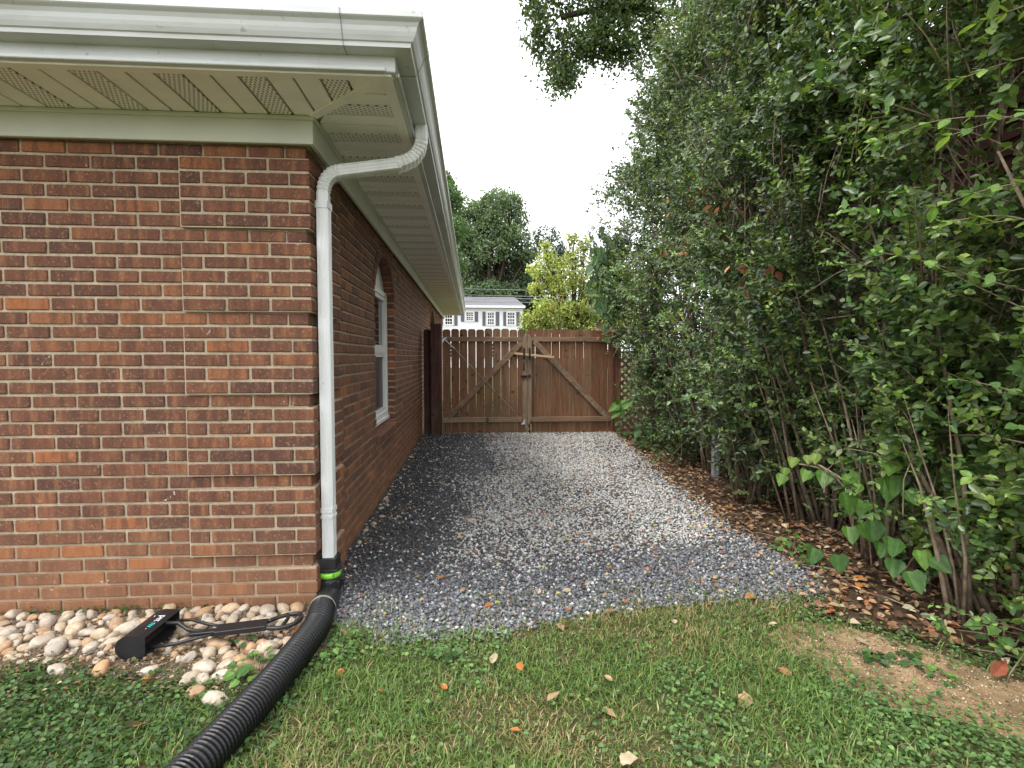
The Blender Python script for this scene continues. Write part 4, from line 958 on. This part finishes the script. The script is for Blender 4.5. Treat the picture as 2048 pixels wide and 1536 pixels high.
def clump(name, label, cat, base, rad, n_, hmin, hmax, lsz, mesh_list, up=.35, flat=.8):
    root = thing(name, label, cat, (base[0], base[1], 0)); st = MB()
    for k in range(n_):
        a = random.uniform(0, 2*PI); r_ = rad*math.sqrt(random.random()); p = Vector((base[0]+r_*math.cos(a), base[1]+r_*math.sin(a), random.uniform(hmin, hmax)*(1.15-.5*r_/rad)))
        st.tube([(base[0]+.35*r_*math.cos(a), base[1]+.35*r_*math.sin(a), 0), p], .0016, 4)
        l = random.uniform(*lsz); put_leaf(root, random.choice(mesh_list), p, (math.cos(a)+jit(.3), math.sin(a)+jit(.3), -.1+jit(.3)), (jit(.3), -.25+jit(.3), flat), l, l*random.uniform(.75, .95))
    st.build('stem', M['grass'] if False else M['bark'], root); return root
VL = [leaf_mesh('heart', c_, 'treeleaf', 'v%d' % i) for i, c_ in enumerate([(.11, .23, .05), (.15, .29, .06), (.08, .17, .04)])]
WL = [leaf_mesh('ovate', c_, 'treeleaf', 'w%d' % i) for i, c_ in enumerate([(.06, .13, .035), (.085, .17, .045), (.045, .10, .03)])]
TL = [leaf_mesh('lobed', c_, 'treeleaf', 't%d' % i) for i, c_ in enumerate([(.09, .19, .05), (.13, .25, .06)])]
clump('violet_plant', 'bright green round leaved violet clump between pale pebbles and black hose', 'weed', (-.835, 2.125), .095, 34, .03, .09, (.035, .052), VL)
clump('violet_plant', 'small dark violet seedling among pebbles beside the scooper shaft', 'weed', (-.985, 2.335), .04, 7, .03, .075, (.022, .034), WL)
clump('violet_plant', 'little violet plants where hose, grey gravel and lawn meet', 'weed', (-.60, 2.28), .085, 14, .02, .05, (.026, .038), VL)
clump('rosette_weed', 'grey green rosette weed on bare soil, nearer the lawn', 'weed', (1.64, 2.08), .05, 16, .012, .022, (.03, .045), WL)
clump('rosette_weed', 'grey green rosette weed on bare soil, nearer the hedge', 'weed', (1.755, 2.06), .06, 18, .012, .022, (.03, .048), WL)
clump('rosette_weed', 'few leaved light green weed at the far end of the bare soil patch', 'weed', (1.82, 1.93), .05, 9, .012, .025, (.028, .04), VL)
clump('maple_seedling', 'lobed leaf seedling at the hedge foot beside the bare soil', 'seedling', (2.22, 2.07), .10, 14, .05, .16, (.05, .075), TL)
clump('broadleaf_weed', 'yellow green weed sprouting from leaf litter beside the drive', 'weed', (2.02, 3.28), .09, 22, .03, .13, (.035, .055), VL)
clump('broadleaf_weed', 'low weed with two reddish neighbours at the litter edge before the heart leaves', 'weed', (1.98, 3.02), .07, 12, .03, .08, (.03, .045), WL)
clump('broadleaf_weed', 'bushy weed patch beneath the lattice and right gate post', 'weed', (2.52, 8.15), .28, 46, .08, .38, (.07, .11), WL)
clump('broadleaf_weed', 'large leaved weed patch in front of the hollow in the hedge', 'weed', (2.50, 7.15), .36, 60, .08, .42, (.08, .13), WL+VL[2:])
clump('broadleaf_weed', 'leafy weed patch left of the grey pole by the drive', 'weed', (2.42, 6.2), .26, 34, .05, .30, (.06, .10), WL)
clump('lawn_weed', 'broad leaved weed standing where gravel thins into lawn', 'weed', (-.11, 2.21), .035, 7, .02, .07, (.03, .05), WL)
gw = thing('tall_weed', 'light green large leaved weed in front of the right gate post', 'weed', (2.24, 8.1, 0))
MB().tube([(2.28, 8.15, 0), (2.26, 8.1, .35), (2.20, 8.05, .52)], .006, 5).build('stem', M['bark'], gw)
for (x, y, z, l, k, dx, dz) in ((2.19, 8.05, .52, .20, 1, -.9, -.5), (2.20, 8.03, .48, .17, 0, .35, -.8), (2.24, 8.05, .50, .22, 1, .7, .45), (2.20, 8.05, .54, .13, 0, -.3, .6), (2.18, 8.02, .42, .16, 1, -.8, -.7)):
    put_leaf(gw, VL[k], Vector((x, y, z)), (dx, -.3, dz), (-.1, -.8, .5), l, l*.72)
vine = thing('large_leaf_vine', 'vine with broad bluish green leaves hanging off the hedge above the gate post', 'vine', (2.2, 8.2, 0))
MB().tube(smoothpath([Vector(p) for p in ((2.5, 8.4, 0), (2.45, 8.3, 1.2), (2.2, 8.2, 2.2), (1.95, 8.1, 2.6), (1.80, 8.05, 2.3))], .1), .009, 5).build('stem', M['bark'], vine)
BLV = [leaf_mesh('heart', c_, 'leaf', 'b%d' % i) for i, c_ in enumerate([(.085, .16, .065), (.115, .20, .075), (.065, .125, .055)])]
for k in range(150):
    x = random.gauss(2.02, .17); z = random.gauss(2.35, .30)
    if x < 1.68: continue
    l = random.uniform(.08, .15); put_leaf(vine, random.choice(BLV), Vector((x, 8.1+jit(.2)+.5*(x-2), z)), (jit(.6), -.3+jit(.4), -1+jit(.4)), (jit(.5), -.8, .35+jit(.3)), l, l*.8)

# poles, dead leaves caught in the hedge
pl = MB().box(2.44, 2.50, 5.32, 5.38, 0, .92).box(2.43, 2.51, 5.31, 5.39, .92, .94); tag(pl.build('garden_post', M['greypole'], None), 'short grey metal pole standing among hedge stems beside the drive', 'pole')
DL = [leaf_mesh('ovate', c_, 'dryleaf', 'd%d' % i) for i, c_ in enumerate([(.26, .095, .045), (.19, .065, .035), (.34, .15, .07), (.40, .22, .10)])]
def deadbranch(label, pts, n_, sp, sz=(.04, .08)):
    root = thing('dead_branch', label, 'branch', tuple(pts[0])); P = smoothpath([Vector(p) for p in pts], .06)
    MB().tube(P, .006, 5).build('branch', M['bark_dark'], root)
    for k in range(n_):
        p = random.choice(P)+Vector((jit(sp)-.03, jit(sp), jit(sp)*.8-.03)); l = random.uniform(*sz)
        put_leaf(root, random.choice(DL), p, (jit(.9), jit(.9), -.7+jit(.5)), (-.6+jit(.8), -.5+jit(.5), jit(.7)), l, l*random.uniform(.35, .7))
deadbranch('dead branch with rusty brown curled leaves caught in the upper hedge', [(2.0, 4.1, 2.45), (1.86, 4.25, 2.52), (1.72, 4.4, 2.58)], 26, .13)
deadbranch('smaller tuft of orange dead leaves deep in the middle hedge', [(1.92, 3.45, 1.80), (1.86, 3.55, 1.82)], 9, .13, (.05, .08))
deadbranch('dry tan leaves snagged in the hedge left of the rusty branch', [(1.75, 4.75, 2.25), (1.78, 4.6, 2.3)], 8, .14, (.05, .08))
vb = thing('dried_vine', 'dry curled vine tuft hanging over the top of the right gate leaf', 'vine', (2.1, 8.62, 1.6))
MB().tube(smoothpath([Vector(p) for p in ((2.32, 8.66, 1.5), (2.22, 8.62, 1.74), (2.1, 8.6, 1.72), (2.04, 8.61, 1.5))], .04), .006, 5).build('stem', M['bark_dark'], vb)
for k in range(40):
    l = random.uniform(.035, .07); put_leaf(vb, random.choice(DL), Vector((random.gauss(2.12, .07), 8.60+jit(.04), random.gauss(1.60, .08))), (jit(1), jit(.4), jit(1)), (jit(.5), -.7, jit(.5)), l, l*.6)

# ------------------------------------------------------------------ fallen leaves, each one its own thing
def fallen(x, y, l, kind, col, label, z=.026, group='fallen leaves', tilt=.40):
    key = 'f%.2f%.2f' % (col[0], col[1]); me = leaf_mesh(kind, col, 'dryleaf', key)
    o = put_leaf(None, me, Vector((x, y, z)), (jit(1), jit(1), jit(tilt)), (jit(tilt), jit(tilt)-.15, 1), l, l*(.62 if kind == 'ovate' else .85), 'fallen_leaf')
    tag(o, label, 'leaf', group)
TAN, BEI, ORA, RED, YEL, BRO, DKO = (.38, .26, .14), (.43, .34, .23), (.40, .17, .05), (.24, .075, .04), (.40, .37, .09), (.30, .15, .07), (.34, .13, .05)
for a in [
    (.075, 2.116, .060, 'ovate', BEI, 'pale beige leaf lying flat on grass below the middle of the gravel edge'), (.180, 2.116, .040, 'lobed', ORA, 'small orange leaf standing in grass beside the pale beige leaf'),
    (.385, 2.42, .048, 'lobed', TAN, 'tan leaf in grass right at the gravel edge, centre of photo'), (.326, 2.08, .036, 'ovate', YEL, 'small yellow green leaf on grass below the tan leaf'),
    (.262, 1.866, .062, 'ovate', TAN, 'long tan leaf on dry grass near the photo bottom, left of another tan leaf'), (.446, 1.806, .052, 'lobed', TAN, 'crumpled tan leaf on grass, right of the long tan leaf'),
    (.523, 1.967, .036, 'ovate', TAN, 'small tan leaf in grass above the crumpled tan leaf'), (.442, 1.565, .055, 'lobed', BEI, 'beige leaf cut by the bottom edge of the photo'),
    (-.514, 2.124, .042, 'lobed', ORA, 'bright orange leaf in grass beside the black hose'), (-.353, 1.978, .032, 'ovate', DKO, 'small orange brown leaf in grass between hose and lawn weed'),
    (-.105, 1.96, .032, 'lobed', ORA, 'small orange leaf in green grass left of the dry grass patch'), (.995, 1.842, .062, 'lobed', TAN, 'ragged tan leaf on clover in the right lawn, nearest the bottom'),
    (1.211, 1.949, .055, 'lobed', BRO, 'brown and beige leaf pair on clover above the ragged tan leaf'), (1.391, 2.347, .050, 'ovate', BEI, 'pale leaf on clover just below the right gravel corner'),
    (1.653, 2.195, .055, 'ovate', BEI, 'narrow beige leaf where clover meets bare soil'), (1.436, 2.63, .060, 'ovate', ORA, 'large orange leaf on gravel at its lower right corner'),
    (1.452, 2.517, .040, 'ovate', TAN, 'small tan leaf just below the large orange leaf'), (1.986, 1.893, .085, 'ovate', RED, 'big reddish brown leaf at the hedge foot by the right edge'),
    (2.129, 2.765, .085, 'lobed', ORA, 'orange crumpled leaf cluster under the heart leaved sapling'), (2.10, 2.73, .070, 'lobed', ORA, 'orange leaf touching the crumpled cluster under the sapling'),
    (2.038, 2.839, .075, 'ovate', TAN, 'wide tan leaf lying on litter left of the orange cluster'), (-.271, 3.205, .045, 'lobed', DKO, 'orange brown leaf on dark gravel not far from the downspout'),
    (-.157, 2.998, .055, 'lobed', BRO, 'brown leaf on dark gravel, right of the green label'), (-.057, 2.846, .045, 'ovate', TAN, 'tan leaf on dark blue grey gravel, left of three leaves'),
    (.095, 2.642, .048, 'ovate', DKO, 'pinkish brown leaf on gravel close to the grass edge'), (.133, 2.667, .036, 'lobed', YEL, 'yellowish leaf touching the pinkish brown leaf on gravel'),
    (.331, 2.739, .042, 'ovate', BEI, 'cream leaf on dark gravel near the grass, centre'), (.503, 2.756, .040, 'lobed', BEI, 'cream leaf on dark gravel right of the first cream leaf'),
    (.59, 2.857, .045, 'ovate', ORA, 'orange tan leaf on gravel right of the cream leaves'), (.668, 2.522, .060, 'lobed', BRO, 'brown curled leaf right on the line between gravel and grass'),
    (.454, 3.257, .045, 'ovate', TAN, 'tan leaf alone in the middle of the lower gravel'), (-.542, 4.515, .055, 'lobed', TAN, 'tan leaf on dark gravel close to the brick wall'),
    (-1.13, 1.836, .060, 'lobed', BRO, 'brown leaf on dark ground cover left of the hose'), (.922, 2.381, .045, 'ovate', BEI, 'pale leaf in grass below the gravel, right of centre'),
    (.151, 1.719, .036, 'ovate', ORA, 'little orange leaf in dry grass near the bottom, centre'), (-.577, 2.443, .055, 'lobed', TAN, 'tan leaf curled against the black drain elbow'),
    (1.894, 2.596, .06, 'lobed', RED, 'red brown leaf in litter at the lower gravel corner'), (-.80, 2.43, .06, 'lobed', ORA, 'orange leaf lying under the scooper handle'),
    (-1.24, 2.14, .045, 'lobed', ORA, 'orange leaf on soil in front of the scooper bin')]: fallen(*a)

# litter that nobody could count
def litter(name, label, x, y, sz, cols, wts, z=.022):
    n = len(x); a = RNG.uniform(0, 2*PI, n); A = np.stack([np.cos(a), np.sin(a), RNG.uniform(-.35, .35, n)], 1); Nn = np.stack([RNG.normal(0, .35, n), RNG.normal(-.1, .35, n), np.ones(n)], 1)
    P = np.stack([x, y, z+RNG.random(n)*.02], 1); V, F = leaves(P, A, Nn, sz, sz*RNG.uniform(.4, .75, n), .2, RNG.uniform(-.3, .4))
    o = stuff(npmesh(name, V, F, np.repeat(pal(n, cols, wts, .3), 2, 0), M['dryleaf'])); o['label'] = label
N = 11000; y = 1.3+7.8*RNG.random(N)**1.3; x = RNG.uniform(1.5, 3.6, N); k = inpoly(x+RNG.normal(0, .06, N), y, MOULD); x, y = x[k], y[k]
litter('leaf_litter', 'brown and orange leaf litter under the hedge', x, y, RNG.uniform(.018, .055, len(x)), [(.30, .18, .10), (.42, .29, .17), (.20, .11, .06), (.36, .15, .07), (.52, .42, .29), (.12, .075, .045)], [3, 2, 3, 1, .9, 2.5])
N = 2000; y = 2.5+6.2*RNG.random(N); x = -.7+3.0*RNG.random(N)**.55; k = inpoly(x, y, GRAVEL); x, y = x[k], y[k]
litter('scattered_leaf_bits', 'small leaf scraps scattered over the gravel', x, y, RNG.uniform(.012, .036, len(x)), [(.40, .26, .15), (.36, .14, .08), (.48, .35, .15), (.46, .42, .10), (.25, .14, .08)], [3, 2, 1.5, .6, 2], .026)
N = 420; x = RNG.uniform(-.78, -.60, N); y = 2.9+5.4*RNG.random(N)
litter('wall_foot_litter', 'fine brown plant litter along the foot of the brick wall', x, y, RNG.uniform(.010, .026, len(x)), [(.20, .12, .07), (.13, .08, .05), (.32, .22, .14)], [3, 3, 1], .02)
N = 1400; x = RNG.uniform(-2.5, -.75, N); y = RNG.uniform(2.0, 2.34, N)
litter('pebble_edge_litter', 'dry brown scraps between pebbles and ground cover', x, y, RNG.uniform(.008, .022, len(x)), [(.24, .16, .09), (.15, .10, .06), (.40, .31, .20)], [3, 3, 1.4], .010)

# twigs on the litter
tw = MB()
for k in range(70):
    y = random.uniform(1.5, 5); x = random.uniform(1.9, 2.8); a = random.uniform(0, PI); l = random.uniform(.08, .35)
    if y < 2.6 and x < 2.1: continue
    tw.tube([(x, y, .03), (x+.5*l*math.cos(a)+jit(.02), y+.5*l*math.sin(a), .035+jit(.01)), (x+l*math.cos(a), y+l*math.sin(a), .03)], [.0035, .003, .002], 4)
o = stuff(tw.build('dry_twigs', M['bark'], None)); o['label'] = 'dry twigs lying on the litter below the hedge'

# ------------------------------------------------------------------ grass and ground cover
def in_lawn(x, y):
    e = RNG.normal(0, .05, len(x)); f = RNG.normal(0, .045, len(x))
    return ~(inpoly(x+e, y+f, GRAVEL) | inpoly(x+e, y+f, PEB) | inpoly(x+e*1.7, y+f*1.6, DIRT) | inpoly(x+e, y+f, MOULD))
def dryness(x, y):
    d = vnoise(x*1.9, y*2.4, 14)*.6+vnoise(x*5, y*6, 15)*.4
    d = d+.38*np.exp(-(((x-.16)/.28)**2+((y-1.80)/.22)**2))+.30*np.exp(-(((y-2.42-.12*x)/.10)**2))*(x > -.5)*(x < 1.6)
    return np.clip((d-.42)/.36, 0, 1)
def leafy(x, y):
    """ground cover (clover, ground ivy) rather than grass"""
    return np.clip(np.clip((-.95-x)/.25, 0, 1)+np.clip((x-.95-.55*(y-1.5))/.35, 0, 1)+(vnoise(x*2.5, y*2.5, 9) > .70)*.5, 0, 1)
N = 120000; x = RNG.uniform(-2.0, 2.3, N); y = 1.25+1.55*RNG.random(N); k = in_lawn(x, y); x, y = x[k], y[k]
lf = leafy(x, y); k = RNG.random(len(x)) < (1-.80*lf)*(.45+.55*vnoise(x*6, y*6, 2)); x, y = x[k], y[k]; n = len(x); dr = dryness(x, y)
a = RNG.uniform(0, 2*PI, n); hgt = RNG.uniform(.018, .052, n)*(1-.35*dr)*(.45+1.0*vnoise(x*5, y*5, 6)); lean = RNG.uniform(.25, 1.5, n)
hx, hy = np.cos(a), np.sin(a); w = RNG.uniform(.0013, .0030, n); wx, wy = -hy*w, hx*w; z0 = np.zeros(n)+.001
def gp(t_, ws): return np.stack([x+hx*hgt*lean*t_*t_+wx*ws, y+hy*hgt*lean*t_*t_+wy*ws, z0+hgt*t_*(1-.32*lean*t_*.8)], 1)
V = np.stack([gp(0, -1), gp(0, 1), gp(.5, -.85), gp(.5, .85), gp(1, -.12), gp(1, .12)], 1).reshape(-1, 3)
kk = np.arange(n)[:, None]*6; F = np.concatenate([kk+np.array([0, 1, 3, 2]), kk+np.array([2, 3, 5, 4])], 1).reshape(-1, 4)
gc = pal(n, [(.115, .195, .042), (.15, .245, .055), (.085, .155, .036), (.20, .29, .075)], [3, 3, 2, 1.2], .22); dc = pal(n, [(.36, .29, .13), (.26, .22, .09), (.20, .21, .07), (.45, .37, .20)], [2, 2, 2, 1], .2)
isd = RNG.random(n) < dr*.62+.05; col = np.where(isd[:, None], dc, gc)
o = stuff(npmesh('grass', V, F, np.repeat(col, 2, 0), M['grass'])); o['label'] = 'short lawn grass with dry straw coloured patches'
# thin grass invading the gravel edge
N = 2600; x = RNG.uniform(-.6, 1.9, N); y = 2.38+.42*RNG.random(N)**1.6+.05*x; 
k = RNG.random(N) < vnoise(x*4, y*4, 40)*.9; x, y = x[k], y[k]; n = len(x); a = RNG.uniform(0, 2*PI, n); hx, hy = np.cos(a), np.sin(a); hgt = RNG.uniform(.02, .055, n); lean = RNG.uniform(.4, 1.4, n); w = RNG.uniform(.001, .002, n); wx, wy = -hy*w, hx*w; z0 = np.zeros(n)+.01
V = np.stack([gp(0, -1), gp(0, 1), gp(.5, -.85), gp(.5, .85), gp(1, -.12), gp(1, .12)], 1).reshape(-1, 3); kk = np.arange(n)[:, None]*6
F = np.concatenate([kk+np.array([0, 1, 3, 2]), kk+np.array([2, 3, 5, 4])], 1).reshape(-1, 4)
o = stuff(npmesh('edge_grass', V, F, np.repeat(np.where((RNG.random(n) < .45)[:, None], pal(n, [(.36, .28, .14)]), pal(n, [(.08, .16, .04)])), 2, 0), M['grass'])); o['label'] = 'stray grass growing through the gravel edge'
# ground cover leaves
N = 52000; x = RNG.uniform(-2.2, 2.4, N); y = 1.22+1.6*RNG.random(N); k = in_lawn(x, y) | (inpoly(x, y, PEB) & (y < 2.10) & (RNG.random(N) < .35)); x, y = x[k], y[k]
lf = leafy(x, y); k = RNG.random(len(x)) < lf*.9+.06; x, y = x[k], y[k]; n = len(x); a = RNG.uniform(0, 2*PI, n)
A = np.stack([np.cos(a), np.sin(a), RNG.uniform(-.35, .25, n)], 1); Nn = np.stack([RNG.normal(0, .35, n), RNG.normal(-.15, .35, n), np.ones(n)], 1); sz = RNG.uniform(.009, .021, n)*np.where(x < -.9, 1.1, 1.0)
V, F = leaves(np.stack([x, y, .008+RNG.random(n)*.030], 1), A, Nn, sz, sz*RNG.uniform(.7, .95, n), .12, .05)
ccol = np.where((x < -.6)[:, None], pal(n, [(.050, .105, .030), (.07, .14, .04), (.10, .19, .05), (.038, .075, .026)], [3, 3, 1, 2], .2), pal(n, [(.10, .19, .06), (.13, .235, .072), (.075, .145, .046), (.18, .29, .08)], [3, 3, 2, 1], .2))
o = stuff(npmesh('ground_cover', V, F, np.repeat(ccol, 2, 0), M['grass'])); o['label'] = 'clover and creeping ground cover woven through the lawn'
# coarse grass far beyond the gate
N = 9000; x = RNG.uniform(-6, 9, N); y = 9.0+13*RNG.random(N); a = RNG.uniform(0, 2*PI, N); P = np.stack([x, y, np.zeros(N)], 1)
V, F = rhombs(P, np.stack([np.cos(a)*.5, np.sin(a)*.5, np.ones(N)], 1), RNG.normal(0, 1, (N, 3)), RNG.uniform(.06, .14, N), RNG.uniform(.02, .05, N))
o = stuff(npmesh('back_lawn_grass', V, F, pal(N, [(.09, .17, .04), (.12, .20, .05)]), M['grass'])); o['label'] = 'back garden lawn seen through the gate gaps'

# ------------------------------------------------------------------ trees
def tree(name, label, base, trunk_h, blobs, n_leaf, lsz, cols, wts, rad=.3, gap=.5, limbs=True, bark='bark_dark', droop=0., group=None, shell=.55):
    root = thing(name, label, 'tree', base, group); mb = MB(); B = Vector(base)
    top = B+Vector((0, 0, trunk_h)); ctr = sum((Vector(b[:3]) for b in blobs), Vector())/len(blobs)
    mb.tube([B, B+Vector((jit(.1)*rad, 0, trunk_h*.5)), top], [rad*1.25, rad, rad*.85], 9)
    for b in (blobs if limbs else []):
        e = Vector(b[:3]); mid = top.lerp(e, .5)+Vector((jit(.12), jit(.12), .1))*(e-top).length*.6
        mb.tube(bez(top-Vector((0, 0, trunk_h*.12*random.random())), mid, e, 7), [rad*.5*(1-.11*i) for i in range(8)], 6)
        for _ in range(4):
            d = Vector((jit(1), jit(1), jit(.8))).normalized()*b[3]*.85; mb.tube([e.lerp(top, .25), e+d*.5, e+d], [rad*.16, rad*.10, rad*.04], 5)
    if not limbs:
        for lp in LIMBS: mb.tube(smoothpath([top]+[Vector(p) for p in lp], .2), [rad*.9*(1-.8*i/60) if i < 60 else rad*.15 for i in range(len(smoothpath([top]+[Vector(p) for p in lp], .2)))], 6)
        for b in blobs:
            e = Vector(b[:3]); d = Vector((jit(1), jit(1), jit(.8))).normalized()*b[3]; mb.tube([e-d, e+Vector((jit(.03), jit(.03), .03)), e+d], [.010, .008, .003], 4)
    mb.build('trunk', M[bark], root, smooth=True)
    wsum = np.array([b[3]**1.6 for b in blobs]); idx = RNG.choice(len(blobs), n_leaf, p=wsum/wsum.sum()); Bc = np.array([b[:3] for b in blobs])[idx]; Br = np.array([b[3] for b in blobs])[idx]
    d = unit(RNG.normal(0, 1, (n_leaf, 3))); r_ = (shell+(1-shell)*RNG.random(n_leaf))*Br
    P = Bc+d*r_[:, None]*np.array([1, 1, .8])
    if not limbs: P = Bc+RNG.normal(0, .62, (n_leaf, 3))*Br[:, None]*np.array([1, 1, .9])
    k = vnoise(P[:, 0]/(.30*Br)+idx*3.1, P[:, 2]/(.26*Br)+P[:, 1]/(.5*Br), 50) > gap-.2*RNG.random(n_leaf)
    P, d, idx = P[k], d[k], idx[k]; n = len(P)
    A = unit(RNG.normal(0, .8, (n, 3))+np.array([0, 0, -.3-droop])); Nn = d*.8+RNG.normal(0, .6, (n, 3))+np.array([0, 0, .4]); l = lsz*RNG.uniform(.6, 1.35, n)
    V, F = rhombs(P, A, Nn, l, l*RNG.uniform(.5, .8, n))
    c_ = pal(n, cols, wts, .22); c_ = c_*(.8+.4*RNG.random(len(blobs))[idx])[:, None]
    stuff(npmesh('crown', V, F, c_, M['treeleaf'], root)); return root
def blobset(n_, ctr, rx, ry, rz, rmin, rmax, taper=.0):
    out = []
    while len(out) < n_:
        p = Vector((jit(1), jit(1), jit(1)))
        if p.length > 1 or p.length < .35: continue
        s_ = 1-taper*max(0, p.z); out.append((ctr[0]+p.x*rx*s_, ctr[1]+p.y*ry*s_, ctr[2]+p.z*rz, random.uniform(rmin, rmax)))
    return out
TG = [(.105, .155, .078), (.135, .195, .092), (.085, .13, .068), (.17, .235, .105)]
tree('broadleaf_tree', 'tall spreading green tree rising behind the white house', (2.2, 76, 0), 6, blobset(64, (2.2, 76, 15.6), 6.3, 4.5, 9.2, 1.5, 2.7, .30)+blobset(22, (2.8, 76, 9.5), 6.4, 4, 4, 1.6, 2.4), 60000, .36, TG, [3, 3, 2, 1], .6, .36)
tree('broadleaf_tree', 'bright green tall tree peeking out along the white gutter', (-3.4, 46, 0), 4, blobset(26, (-2.9, 46, 10.9), 2.0, 2, 6.6, 1.0, 1.7, .3), 20000, .24, [(.075, .14, .045), (.095, .17, .05), (.06, .11, .04)], None, .35, .28)
tree('conifer_tree', 'bluish dark tree in the gap between the tall tree and yellow green tree', (10.2, 74, 0), 5, blobset(26, (10.4, 74, 11.0), 4.4, 3.5, 7.0, 1.3, 2.2, .5), 15000, .32, [(.045, .08, .05), (.06, .10, .06), (.035, .065, .042)], None, .4, .46)
tree('broadleaf_tree', 'darker tree low behind the right end of the white house', (6.8, 80, 0), 3, blobset(20, (6.6, 80, 7.6), 3.6, 3, 4.2, 1.4, 2.2), 12000, .32, [(.040, .075, .032), (.055, .10, .038)], None, .4, .42)
tree('broadleaf_tree', 'tree mass at the far right beyond the yellow green tree', (15.5, 60, 0), 3, blobset(24, (14.6, 60, 6.0), 4.6, 3, 5.2, 1.4, 2.2), 14000, .30, TG, None, .4, .40)
tree('broadleaf_tree', 'tree hidden mostly behind the brick house eave, left of the tall tree', (-9, 78, 0), 5, blobset(26, (-8.5, 78, 10), 5, 4, 8, 1.6, 2.6), 12000, .36, TG, None, .5, .45)
YG = [(.36, .42, .11), (.44, .48, .14), (.27, .35, .085), (.50, .48, .16), (.17, .24, .06)]
yb = [(1.75, 16.2, 2.35, .42), (2.10, 16.0, 2.75, .48), (2.05, 16.3, 2.25, .45), (2.45, 16.0, 2.30, .50), (2.75, 15.8, 2.6, .45), (2.30, 16.2, 3.4, .45), (1.95, 16.2, 3.85, .38), (2.20, 16.1, 4.2, .34), (2.55, 16.1, 3.85, .50), (2.70, 16.0, 3.3, .50), (3.05, 16.1, 3.5, .50), (3.05, 16.2, 4.2, .42), (3.30, 16.1, 4.55, .34), (2.95, 16.2, 4.75, .24), (3.40, 16.2, 3.9, .45), (3.55, 16.2, 3.2, .48), (3.15, 16.0, 2.7, .50), (3.60, 16.3, 2.5, .50), (3.95, 16.4, 3.6, .5), (4.1, 16.4, 2.8, .5), (2.15, 16.1, 4.55, .18), (1.85, 16.2, 3.3, .3), (4.5, 16.4, 3.4, .5), (4.9, 16.5, 3.0, .5), (4.8, 16.5, 3.8, .4), (4.45, 16.4, 4.4, .3), (5.0, 16.5, 2.3, .5), (4.4, 16.4, 2.4, .5), (4.3, 16.4, 4.1, .4), (3.8, 16.3, 4.3, .35), (4.0, 16.2, 2.0, .45), (1.62, 16.2, 2.05, .3), (2.9, 15.9, 2.1, .45), (3.4, 16, 2.05, .4)]
tree('ornamental_tree', 'lacy yellow green ornamental tree just behind the gate', (2.95, 16.1, 0), 1.9, yb, 29000, .075, YG, [3, 3, 2, 1, 1.8], .09, .52, True, 'bark_dark', .5, shell=.35)
tree('ornamental_tree', 'small red orange leaved shrub tip showing inside the yellow green tree', (2.5, 15.2, 0), 1.8, [(2.42, 15.25, 2.90, .11), (2.22, 15.25, 2.62, .10)], 34, .05, [(.45, .15, .06), (.55, .20, .07)], None, .03, .2)
# the big tree overhanging from the upper right
LIMBS = [[(4.0, 9.4, 6.9), (3.0, 9.4, 7.15), (2.2, 9.35, 7.1), (1.5, 9.3, 6.9)], [(4.2, 8.4, 6.6), (4.2, 6.4, 6.9), (4.5, 4.4, 6.4)], [(4.4, 9.3, 7.6), (3.2, 9.3, 8.1)]]
ob = []
for k in range(150):          # leafy sprays of the overhanging limb, ragged below
    x = random.uniform(.95, 3.2); lo = np.interp(x, [.9, 1.15, 1.35, 1.6, 1.8, 2.1, 2.5, 2.9, 3.3], [6.6, 6.2, 5.95, 5.75, 6.2, 6.35, 6.25, 6.3, 6.0]); ob.append((x, 9.3+jit(.35), lo+.08+(7.9-lo)*random.random()**1.5, random.uniform(.10, .26)))
for x, z, r_ in ((1.60, 5.78, .12), (1.56, 5.95, .16), (1.42, 5.68, .07), (1.02, 6.42, .09), (.86, 6.5, .06), (2.05, 6.38, .10), (2.3, 6.28, .09), (1.05, 7.0, .16), (.9, 6.98, .08)): ob.append((x, 9.3, z, r_))
ob += blobset(26, (4.2, 7.0, 7.0), 1.0, 3.0, 1.0, .45, .8)
tree('overhanging_tree', 'big dark green tree whose leafy limb overhangs the drive from upper right', (4.9, 9.6, 0), 5.6, ob, 52000, .064, [(.075, .12, .04), (.095, .15, .045), (.12, .17, .05), (.055, .09, .034)], None, .07, .40, False, 'bark_dark', .2, shell=.0)
print('hedge leaves', NL, 'bricks', len(BR), 'pebbles', len(placed), 'objects', len(bpy.data.objects))
